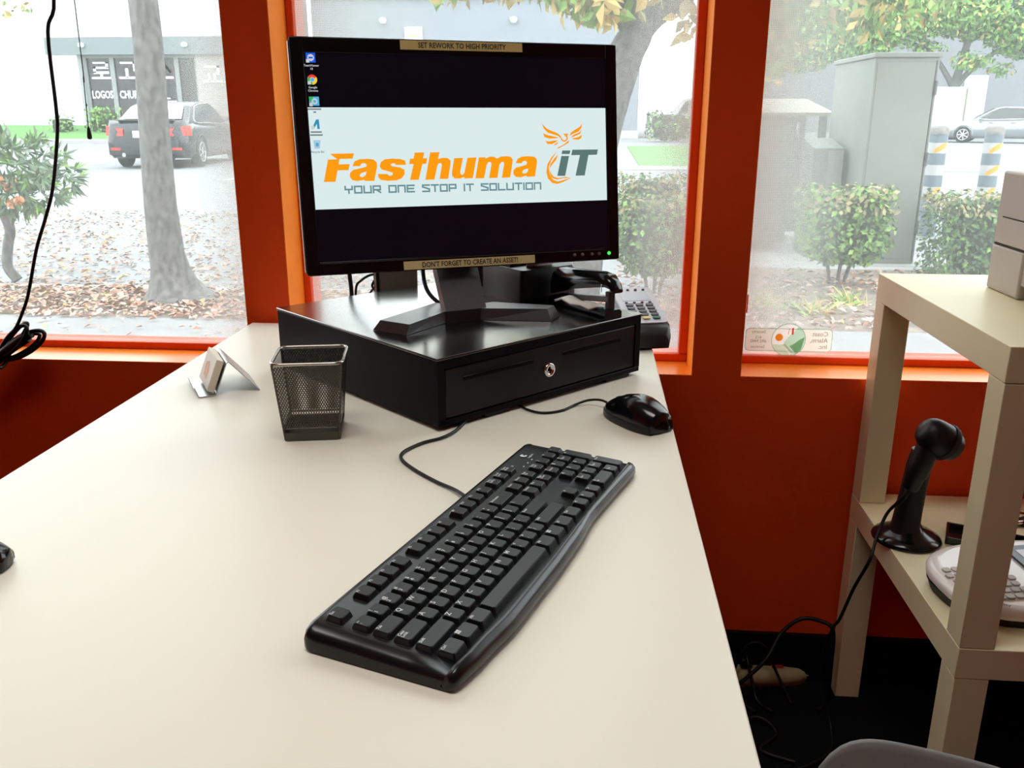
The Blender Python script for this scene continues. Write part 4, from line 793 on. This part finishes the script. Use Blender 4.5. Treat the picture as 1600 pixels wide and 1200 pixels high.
tm = MB(); tm.tube([(0, 0, 0), (0, 0, 1.2), (-.1, 0, 2.4), (.1, 0, 3.6), (.4, 0, 5.5)], lambda t_: .28*(1-.5*t_), 10, 6); tm.tube([(-.05, 0, 2.2), (-.5, 0, 2.9), (-1.2, 0, 3.8), (-2.4, 0, 5.0)], lambda t_: .16*(1-.5*t_), 8, 5); tm.tube([(-.05, 0, 2.4), (.6, 0, 3.2), (1.6, 0, 4.0), (3.0, 0, 4.6)], lambda t_: .15*(1-.5*t_), 8, 5); tm.build('trunk', BARK, t4)
tm = MB(); random.seed(8); foliage(tm, 30000, ((-7.8, 0, 4.5, 2.4, 2, 1.5), (-10.5, 0, 4.6, 2.2, 2, 1.8), (-5, 0, 4.5, 2, 1.5, 1.1), (-3.0, 0, 5.5, 2.2, 2, 1.3), (.4, 0, 5.8, 2.6, 2.2, 1.3), (3.0, -.3, 4.9, 2.2, 2, 1.3), (.3, -.6, 3.6, 1.0, .9, .5), (4.2, 0, 4.3, 1.7, 1.6, .9), (-1.6, 0, 4.1, .9, .8, .5), (-6, .5, 5.3, 2.4, 2, 1.4), (-8.6, .5, 5.0, 2, 1.8, 1.5), (0, .5, 8, 6, 2.6, 1.5), (2, 0, 3.2, .7, .7, .35)), .29, .5, mis=(4, 6, 1)); tm.build('foliage', [LG, LG2, LYL], t4, kind='stuff')
def hedge(label, x0, x1, y0, y1, h_, n, size, stem=0, top=.22, mix=(5, 3, 2), seed=1, rag=.04):
    random.seed(seed); hd_ = thing('hedge_bush', label, 'bush', ((x0+x1)/2, (y0+y1)/2, SW_Z-.03))
    wx, wy = (x1-x0)/2, (y1-y0)/2; m_ = MB()
    core = MB(); core.loft([[(x*k_, y*k_, z) for x, y in rrect(2*wx*.8, 2*wy*.8, min(wx, wy)*.35, 3)] for z, k_ in ((stem*h_, .45), (stem*h_+.12*h_, .85), (.55*h_, 1), (.86*h_, .95), (.92*h_, .6))])
    core.build('inner_twigs', mat('dark_twigs', (.035, .04, .025), .9, var=.4, vscale=20), hd_)
    for _ in range(n):
        t_ = random.random(); z = stem*h_+(1-stem)*h_*t_; k_ = min(1, .55+(t_/.25)*.45) if stem else 1
        f_ = random.choice('nnnew' 't')
        x, y = random.uniform(-wx, wx)*k_, random.uniform(-wy, wy)*k_
        nn = Vector((0, -1, 0))
        if f_ == 'n': y = -wy*k_
        elif f_ == 'e': x = wx*k_; nn = Vector((1, 0, 0))
        elif f_ == 'w': x = -wx*k_; nn = Vector((-1, 0, 0))
        else: z = h_; nn = Vector((0, 0, 1))
        c = Vector((x, y, z))-nn*abs(random.gauss(0, rag*1.5))+nn*rag*.4
        nn = (nn+Vector((random.gauss(0, .6), random.gauss(0, .6), random.gauss(.35, .6)))).normalized(); L_ = size*random.uniform(.6, 1.3)
        mi = 3 if z > h_*(1-top) and random.random() < .5 else random.choices((0, 1, 2), mix)[0]
        leafquad(m_, c, L_, L_*.6, nn, random.uniform(0, 6.28), mi, random.uniform(-.1, .25))
    m_.build('foliage', [LG, LDK, LG2, LBR], hd_, kind='stuff')
    if stem:
        s_ = MB()
        for k_ in (-.3, .1, .4): s_.tube([(wx*k_*.5, 0, 0), (wx*k_*.6, .02, stem*h_*.5), (wx*k_*1.2, 0, stem*h_+.15)], .012, 6, 4)
        s_.build('stem', BARK, hd_)
hedge('loose green bush right beside the monitor in the centre window', .20, .66, 5.55, 5.95, .62, 1500, .042, .22, .1, (5, 3, 2), 11, .06)
hedge('brown topped clipped hedge behind the bush beside the monitor', .25, .85, 7.7, 8.2, .62, 1100, .045, 0, .5, (5, 4, 1), 12)
hedge('bright green bush on bare stems left of the tall cabinet', 1.42, 1.98, 5.95, 6.35, .66, 1900, .045, .25, .22, (3, 2, 5), 13, .06)
hedge('dark clipped hedge to the right of the tall utility cabinet', 2.42, 3.55, 6.3, 6.75, .60, 3900, .042, .0, .22, (5, 6, 1), 14)
hedge('low shrub at the church window behind the dark car', -20.85, -19.7, 36.6, 37.5, 1.3, 420, .15, 0, 0, (2, 1, 6), 15, .2)
hedge('small round shrub on the grass left of the church window', -22.5, -21.65, 36.6, 37.3, .95, 240, .13, 0, 0, (3, 2, 4), 16, .2)
hedge('dark shrub below the white pickup truck', 2.4, 4.3, 38.5, 40, 1.15, 300, .2, 0, 0, (3, 4, 1), 17, .15)
for i, (x, y, n) in enumerate(((1.05, 5.35, 60), (1.32, 5.2, 50), (1.6, 5.5, 60))):
    random.seed(40+i); wd = thing('weed_tuft', ('dry grassy weed tuft nearest the alarm sticker', 'small green weed tuft on the bare soil below the bush', 'straw coloured weed tuft below the tall cabinet')[i], 'weed', (x, y, SW_Z-.01), group='weed tufts'); m_ = MB()
    for _ in range(n):
        d2 = Vector((random.gauss(0, .6), random.gauss(0, .6), random.uniform(.3, 1))).normalized(); L_ = random.uniform(.06, .16); sd = d2.orthogonal().normalized()*.008; c = Vector((random.gauss(0, .05), random.gauss(0, .05), 0))
        m_.add([c-sd, c+sd, c+d2*L_], [(0, 1, 2)], mi=random.choice((0, 1)))
    m_.build('blades', [LYL, LG2], wd, kind='stuff')
# ------------------------------------------------------------------ utility cabinets and bollards
CAB = mat('putty_grey_cabinet_paint', (.21, .225, .205), .55, var=.06, vscale=4); CAB2 = mat('dark_putty_cabinet_paint', (.135, .142, .13), .55, var=.08, vscale=4)
ca_ = thing('utility_cabinet', 'tall putty grey utility cabinet standing on a concrete pad', 'cabinet', (2.27, 7.55, SW_Z))
MB().box(-.225, .225, -.55, .55, .0, 1.49, .006).build('body', CAB, ca_)
MB().box(-.240, .240, -.57, .57, 1.49, 1.525, .006).build('roof', CAB, ca_)
MB().box(-.208, .200, -.556, -.548, .04, 1.46, .003).build('door', CAB, ca_)
MB().box(.203, .212, -.558, -.55, .02, 1.47).build('door_edge', mat('dark_grey_steel', (.08, .08, .08), .5, metal=.5), ca_)
for z in (.28, .78, 1.28): MB().cyl(.012, z-.05, z+.05, 12, T(.214, -.562, 0)).build('hinge', mat('dark_grey_steel', (.08, .08, .08), .5, metal=.5), ca_)
MB().box(-.232, .32, -.68, .62, -.1, .0).build('pad', KERBM, ca_)
tf = thing('transformer_box', 'wide low grey transformer box left of the tall cabinet', 'cabinet', (1.50, 8.75, SW_Z-.02))
MB().box(-.50, .28, -.5, .5, 0, 1.10, .01).build('body', CAB2, tf)
MB().box(.50, .56, -.5, -.44, 0, 1.10, .004).build('lid_post', CAB2, tf)
MB().box(.28, .56, .3, .5, 0, 1.10).build('rear_panel', CAB2, tf)
MB().add([(-.54, -.55, 1.13), (.60, -.55, 1.13), (.60, .55, 1.26), (-.54, .55, 1.26), (-.54, -.55, 1.10), (.60, -.55, 1.10), (.60, .55, 1.10), (-.54, .55, 1.10)], [(0, 1, 2, 3), (7, 6, 5, 4), (0, 4, 5, 1), (1, 5, 6, 2), (2, 6, 7, 3), (3, 7, 4, 0)]).build('lid', mat('tan_lid_paint', (.26, .235, .18), .6, var=.1, vscale=4), tf)
MB().box(-.05, -.035, -.506, -.498, .05, 1.08).build('door_gap', mat('dark_grey_steel', (.08, .08, .08), .5), tf)
MB().box(.30, .325, -.52, -.5, .93, 1.05, .005).build('latch', STEEL, tf)
sb = thing('pedestal_box', 'small sloping grey pedestal box between the two larger cabinets', 'cabinet', (1.965, 7.55, SW_Z-.02))
MB().loft([[(-.20, -.15, z0), (.03, -.15, z0), (.03, .25, z1), (-.20, .25, z1)] for z0, z1 in ((0, 0), (.86, .93))], smooth=False).build('body', CAB2, sb)
MB().box(-.085, .033, -.156, -.149, .03, .84, .003).build('front_panel', CAB, sb)
BOL = mat('blue_grey_bollard_paint', (.11, .145, .175), .5, var=.06); BW = mat('white_reflective_tape', (.42, .42, .42), .5); BO = mat('orange_reflective_tape', (.75, .30, .02), .5); BCAP = mat('weathered_bollard_cap', (.2, .19, .18), .7, var=.3, vscale=30)
for i, (x, lb) in enumerate(((3.40, 'orange striped grey bollard next to the tall utility cabinet'), (3.92, 'orange striped grey bollard farther from the tall cabinet'))):
    bo_ = thing('bollard', lb, 'bollard', (x, 9.3, 0), group='striped bollards')
    MB().lathe([(.085, 0), (.085, .98), (.08, 1.0)], 24).build('post', BOL, bo_)
    MB().lathe([(.088, .985), (.088, 1.04), (.07, 1.065), (.0001, 1.075)], 24).build('cap', BCAP, bo_)
    for z in (.44, .65, .86):
        MB().lathe([(.0865, z-.05), (.0865, z+.05)], 24, cap=False).build('reflective_band', BW, bo_)
        if z == .65 and i == 0: continue
        mm = MB(); ring = []
        for k_ in range(7):
            a = math.radians(-130+k_*13); zc = z-.035+k_*.010; ring.append(((.0875*math.cos(a), .0875*math.sin(a), max(z-.05, zc-.02)), (.0875*math.cos(a), .0875*math.sin(a), min(z+.05, zc+.02+.005*k_))))
        for q0, q1 in zip(ring, ring[1:]): mm.add([q0[0], q1[0], q1[1], q0[1]], [(0, 1, 2, 3)])
        mm.build('diagonal_stripe', BO, bo_)
# ------------------------------------------------------------------ cars
GLS = mat('dark_car_glass', (.03, .035, .04), .08, spec=.8, var=.05); TYRE = mat('tyre_rubber', (.015, .015, .016), .8, var=.1); ALLOY = mat('alloy_wheel', (.55, .55, .56), .3, metal=.8, var=.05)
TLM = mat('red_tail_lamp', (.65, .03, .02), .25, var=.08, emit=(.6, .03, .02), estr=.10); PLATE = mat('white_number_plate', (.75, .75, .72), .5, var=.03)
def car(name, label, loc, rz, paint, L_=4.6, dark=True):
    c = thing(name, label, 'car', loc, rz)          # local +y is forward
    hw = .91
    def ring(y, w_, zb, zs, zt):                    # lower body section
        return [(-w_*.90, y, zb), (w_*.90, y, zb), (w_, y, zb+.12), (w_*1.0, y, zs), (w_*.97, y, zs+.5*(zt-zs)), (w_*.90, y, zt), (0, y, zt+.015), (-w_*.90, y, zt), (-w_*.97, y, zs+.5*(zt-zs)), (-w_, y, zs), (-w_, y, zb+.12)]
    S = [(-2.30, .70, .36, .55, .78), (-2.26, .82, .27, .58, .93), (-2.12, .89, .22, .60, 1.02), (-1.6, .91, .20, .62, .99), (-.6, .91, .19, .62, .94), (.6, .91, .19, .60, .92), (1.1, .91, .19, .58, .90), (1.7, .89, .20, .55, .83), (2.1, .84, .22, .52, .74), (2.26, .74, .27, .48, .64), (2.31, .60, .33, .45, .56)]
    MB().loft([ring(*s) for s in S]).build('body', paint, c)
    gs = [(-1.85, .76, .98, 1.00), (-1.15, .68, .95, 1.34), (-.75, .65, .94, 1.41), (-.1, .65, .93, 1.435), (.35, .66, .92, 1.40), (1.15, .78, .90, .93)]
    def gr(y, wr, zb, zt): return [(-.83, y, zb-.03), (.83, y, zb-.03), (.83, y, zb), (wr, y, zt-.03), (wr-.08, y, zt), (-wr+.08, y, zt), (-wr, y, zt-.03), (-.83, y, zb)]
    MB().loft([gr(*g) for g in gs], smooth=False).build('cabin', paint, c)
    # glass laid on the cabin
    rg = MB(); rg.add([(-.66, -1.80, 1.03), (.66, -1.80, 1.03), (.54, -1.18, 1.325), (-.54, -1.18, 1.325)], [(0, 1, 2, 3)], T(0, -.03, .02)); rg.build('rear_window', mat('painted_sky_reflection_glass', (.42, .45, .48), .15, spec=.6, var=.03) if dark else GLS, c)  # pale base colour paints a sky reflection into the dark sedan's rear glass
    MB().add([(-.70, 1.10, .965), (.70, 1.10, .965), (.58, .40, 1.375), (-.58, .40, 1.375)], [(3, 2, 1, 0)], T(0, .03, .01)).build('windscreen', GLS, c)
    for sx in (-1, 1):
        side = [(-1.45, .985), (-1.22, 1.19), (-.90, 1.335), (-.2, 1.385), (.25, 1.355), (.90, .955), (-.6, .955)]
        def px_(y, z): return sx*(.833-(z-.94)*.40+.010)
        m_ = MB()
        m_.add([(px_(y, z), y, z) for y, z in side], [tuple(range(7)) if sx < 0 else tuple(range(7))[::-1]]); m_.build('side_window', GLS, c)
        MB().tube([(px_(y, z)+sx*.004, y, z) for y, z in side], .012, 6, 3, closed=True).build('window_trim', CHROME, c)
        MB().box(-.02, .02, -.04, .04, .95, 1.38, M=T(sx*(.75), -.28, 0, ry=-sx*.38)@T(-sx*.43, 0, 0) if False else T(sx*.765, -.28, 0)@T(0, 0, 0)).build('door_pillar', BLACK, c) if False else None
        MB().loft([[(sx*(.88+x), .85+y*k_, 1.02+z*k_) for y, z in ((-.06, -.05), (.06, -.05), (.06, .05), (-.06, .05))] for x, k_ in ((0, .5), (.05, 1), (.15, .9))], smooth=False).build('wing_mirror', paint, c)
        for y in (-1.38, 1.42):
            wh = MB().lathe([(.20, -.09), (.30, -.10), (.325, -.07), (.325, .07), (.30, .10), (.20, .09)], 28, T(sx*.82, y, .325, ry=math.pi/2)).build('wheel', TYRE, c)
            hub = MB(); hub.lathe([(.215, 0), (.225, .012), (.20, .016), (.195, .0)], 28, T(sx*.905, y, .325, ry=sx*math.pi/2), cap=False)
            hub.cyl(.05, 0, .016, 14, T(sx*.905, y, .325, ry=sx*math.pi/2))
            for k_ in range(7): hub.box(-.018, .018, .03, .20, 0, .012, M=T(sx*.905, y, .325, ry=sx*math.pi/2) @ Matrix.Rotation(2*math.pi*k_/7, 4, 'Z'))
            hub.build('hub', ALLOY, wh)
            MB().lathe([(.21, -.02), (.21, .0), (.001, .0)], 24, T(sx*.900, y, .325, ry=sx*math.pi/2)).build('brake_shadow', TYRE, wh)
            MB().tube([(sx*.915, y+.37*math.cos(a), .325+.37*math.sin(a)) for a in [math.pi*k_/8 for k_ in range(9)]], .022, 6, 2).build('wheel_arch', BLACK if dark else paint, c)
        if dark:
            MB().loft([[(sx*x, y, z) for x, y, z in r_] for r_ in (((.46, -2.335, .70), (.46, -2.315, .84), (.84, -2.235, .90), (.86, -2.25, .70)), ((.46, -2.255, .70), (.46, -2.255, .86), (.915, -2.02, .90), (.925, -2.02, .70)))], smooth=False).build('tail_lamp', TLM, c)
            MB().box(sx*.66-.10, sx*.66+.10, -2.315, -2.28, .40, .45, .004).build('bumper_reflector', TLM, c)
        else:
            MB().loft([[(sx*x, y, z) for x, y, z in r_] for r_ in (((.45, 2.30, .55), (.45, 2.27, .66), (.78, 2.12, .70), (.78, 2.16, .57)), ((.45, 2.22, .55), (.45, 2.20, .66), (.86, 1.95, .71), (.86, 1.98, .60)))], smooth=False).build('head_lamp', mat('head_lamp_glass', (.6, .62, .64), .1), c)
        for y in (-.35, .45): MB().box(sx*.915-.012, sx*.915+.012, y-.09, y+.09, .80, .825, .004).build('door_handle', paint, c)
    if dark:
        MB().box(-.26, .26, -2.322, -2.29, .66, .80, .004).build('number_plate', PLATE, c)
        MB().box(-.80, .80, -2.33, -2.24, .30, .40, .01).build('lower_bumper', mat('matte_black_bumper', (.012, .012, .013), .6), c)
        MB().lathe([(.040, -2.36), (.04, -2.28), (.03, -2.28), (.03, -2.36)], 16, T(-.48, 0, .30, rx=-math.pi/2) @ T(0, 0, 0)).build('exhaust_pipe', CHROME, c)
        MB().lathe([(.04, 0), (.04, .008), (.001, .008)], 16, T(0, -2.285, .90, rx=math.pi/2)).build('badge', WHITEP, c)
        MB().box(-.62, .62, -2.24, -2.12, 1.012, 1.035, .006).build('boot_lip', paint, c)
    else:
        MB().box(-.42, .42, 2.28, 2.325, .46, .54, .01).build('grille', BLACK, c)
    return c
car('dark_sedan', 'dark sedan parked with its rear and red tail lamps to the window', (-9.83, 21.4, 0), math.radians(6), mat('midnight_car_paint', (.012, .013, .020), .15, spec=.6, var=.05, coat=.15))
car('silver_sedan', 'silver sedan in the car park seen past the bollards', (17.0, 39.5, 0), math.radians(62), mat('silver_car_paint', (.26, .28, .30), .25, metal=.5, var=.03, coat=.5), dark=False)
# white pickup far off, right of the centre building
pk = thing('white_pickup', 'white pickup truck far off beside the pillar in the centre window', 'truck', (5.4, 46, 0), math.radians(90))
WT = mat('white_truck_paint', (.5, .51, .52), .3, var=.02)
MB().loft([[(x, y, z) for x, z in ((-.9, .45), (.9, .45), (.95, .8), (.9, 1.1), (-.9, 1.1), (-.95, .8))] for y in (-2.6, -2.5, 2.4, 2.6)]).build('body', WT, pk)
MB().loft([[(x, y, z) for x, z in ((-.85, 1.05), (.85, 1.05), (w_, zt), (-w_, zt))] for y, w_, zt in ((-.5, .75, 1.7), (-.2, .7, 1.85), (.9, .7, 1.83), (1.6, .8, 1.12))], smooth=False).build('cab', WT, pk)
for sx in (-1, 1):
    MB().add([(sx*.865, -.30, 1.15), (sx*.865, 1.2, 1.15), (sx*.80, .85, 1.7), (sx*.80, -.15, 1.7)], [(0, 1, 2, 3), (3, 2, 1, 0)]).build('side_window', GLS, pk)
    for y in (-1.6, 1.6): MB().cyl(.38, -.11, .11, 20, T(sx*.84, y, .38, ry=math.pi/2)).build('wheel', TYRE, pk)
# white box trailer behind the silver car
bt = thing('box_trailer', 'white box trailer parked behind the silver sedan', 'trailer', (16.1, 44.6, 0), math.radians(4))
MB().box(-1.2, .72, -1, 1.2, .5, 2.3, .03).build('box', mat('white_trailer_paint', (.62, .62, .63), .4, var=.02), bt)
MB().box(-1.15, .70, -1.03, -.99, .42, .52).build('chassis', CAB2, bt)
MB().box(.72, .80, -.99, -.9, .5, 2.28).build('corner_post', mat('green_grey_post', (.20, .22, .16), .6), bt)
for x in (-.8, .4): MB().cyl(.3, -.1, .1, 20, T(x, -.95, .3, rx=math.pi/2)).build('wheel', TYRE, bt)
# ------------------------------------------------------------------ buildings
STUC = mat('white_stucco', (.55, .57, .59), .9, var=.03, vscale=2, bump=.3, bscale=30); GREYW = mat('blue_grey_wall', (.23, .25, .28), .9, var=.04, vscale=1.5); FASC = mat('grey_fascia', (.17, .195, .205), .7, var=.05); DGL = mat('dark_shop_glass', (.018, .014, .018), .12, spec=.5, var=.3, vscale=.6); FRM = mat('pale_window_frame', (.24, .25, .255), .5, var=.04); BRK = mat('pale_buff_wall', (.40, .375, .36), .9, var=.06, vscale=2)
cb2 = thing('church_building', 'white building with dark lettered church windows and grey fascia', 'building', (-20.45, 40, 0))
q = MB(); q.box(-14, -2.35, 0, 6, 0, 9); q.box(-14, 6.4, 1.8, 6, 0, 9); q.box(-2.35, 6.4, 0, 2, 4.35, 9); q.build('wall', STUC, cb2)
MB().box(-3.75, 6.4, -.05, 1.8, 3.62, 4.34).build('fascia', FASC, cb2)
MB().box(2.98, 6.4, .2, 1.81, 0, 3.62).build('buff_wall', BRK, cb2)
for x in (-2.0, 2.7): MB().lathe([(.01, .12), (.12, .08), (.14, 0), (.1, -.08), (.001, -.1)], 14, T(x, -.15, 4.0)).build('wall_lamp', WHITEP, cb2)
xs = (-2.28, -1.0, .62, 2.0, 2.93)
for a, b_ in zip(xs, xs[1:]):
    MB().box(a+.12, b_-.08, .45, .51, .35, 3.50).build('window_pane', DGL, cb2)
    MB().box(a-.08, a+.12, .37, .57, .1, 3.62).build('window_post', FRM, cb2)
MB().box(2.85, 3.0, .37, .57, .1, 3.62).build('window_post', FRM, cb2)
MB().box(-2.36, 3.0, .35, .59, 0, .35).box(-2.36, 3.0, .35, .59, 3.5, 3.62).build('window_rail', FRM, cb2)
LT_ = mat('white_window_lettering', (.85, .86, .87), .6, var=.02)
HG = {'ro': [(0, .90, 1, 1), (.82, .66, 1, 1), (0, .60, 1, .72), (0, .36, .18, .72), (0, .30, 1, .44), (.42, .1, .58, .32), (-.15, 0, 1.15, .12)],
      'go': [(0, .88, 1, 1), (.82, .45, 1, 1), (.30, .08, .48, .62), (-.15, 0, 1.15, .13)], 'gyo': [(0, .88, 1, 1), (.82, .45, 1, 1), (.22, .08, .38, .55), (.58, .08, .74, .55), (-.15, 0, 1.15, .13)]}
def hangul(k_, x, z, s_, y):
    m_ = MB()
    if k_ == 'seu':
        for a_, b__ in (((.5, 1), (0, .35)), ((.5, 1), (1, .35))):
            d = (Vector(b__)-Vector(a_)).normalized(); n_ = Vector((-d.y, d.x))*.08
            m_.add([(x+(p_.x)*s_, y, z+p_.y*s_) for p_ in (Vector(a_)+n_, Vector(b__)+n_, Vector(b__)-n_, Vector(a_)-n_)], [(0, 1, 2, 3), (3, 2, 1, 0)])
        m_.box(x-.15*s_, x+1.15*s_, y-.01, y, z, z+.13*s_)
    else:
        for x0, z0, x1, z1 in HG[k_]: m_.box(x+x0*s_, x+x1*s_, y-.01, y, z+z0*s_, z+z1*s_)
    m_.build('sign_character', LT_, cb2)
hangul('ro', -1.90, 2.62, .72, .44); hangul('go', -.62, 2.62, .72, .44); hangul('seu', .98, 2.62, .72, .44); hangul('gyo', 3.35, 2.45, .70, .19)
for s, x, mx in (('LOGOS', -1.61, .98), ('CHURCH', -.14, 1.30)):
    v, f = text(s, .46, .012); wd = max(p_[0] for p_ in v)-min(p_[0] for p_ in v)
    MB().add([(p_[0]*mx/wd, p_[1], 0) for p_ in v], f, T(x, .435, 1.93, rx=math.pi/2)).build('sign_lettering', LT_, cb2)
for z, w0 in ((1.75, .25), (1.62, .55), (1.48, .5)): MB().box(1.30, 1.30+w0, .43, .44, z, z+.06).build('sign_small_print', LT_, cb2)
MB().lathe([(.12, 0), (.12, .01), (.001, .01)], 16, T(-1.12, .44, .75, rx=math.pi/2)).build('door_sticker', LT_, cb2)
MB().box(-1.98, .5, .435, .445, .36, .80).build('lower_tint', mat('dark_maroon_film', (.06, .012, .02), .3), cb2)
MB().box(-5.7, -5.4, -.02, .1, .2, 2.2).build('downpipe', FASC, cb2) if False else None
c3_ = thing('centre_building', 'long blue grey building with pale parapet behind the monitor', 'building', (-5.5, 44.5, 0))
MB().box(-7.9, 7.75, 0, 12, .35, 6.3).build('wall', GREYW, c3_)
MB().box(-7.9, 7.9, -.2, 12, 6.3, 7.6).build('parapet', STUC, c3_)
MB().box(-7.9, 7.8, -.1, 12, 0, .36).build('plinth', mat('pale_plinth', (.42, .42, .41), .8, var=.04), c3_)
for x in (-4.4, 1.8): MB().lathe([(.01, .16), (.16, .1), (.18, 0), (.12, -.12), (.001, -.14)], 14, T(x, -.22, 5.32)).build('wall_lamp', WHITEP, c3_)
MB().box(-3.4, -2.55, -.14, 0, 4.2, 5.05, .02).build('wall_sign', mat('cream_sign', (.75, .74, .66), .6), c3_)
MB().box(-3.2, -2.75, -.15, -.14, 4.58, 4.72).build('sign_text_line', mat('faded_sign_print', (.45, .36, .22), .6), c3_)
c4_ = thing('far_grey_building', 'far grey building behind the silver sedan and trailer', 'building', (18, 60, 0))
MB().box(-9, 26, 0, 10, 0, 7.5).build('wall', mat('lilac_grey_wall', (.235, .24, .265), .9, var=.04, vscale=1), c4_)
MB().box(-9.2, 26, -.2, 10, 7.5, 8).build('parapet', STUC, c4_)
for x in (5, 9, 13): MB().box(x, x+1.4, -.05, .02, .6, 3.4).build('window', STUC, c4_)
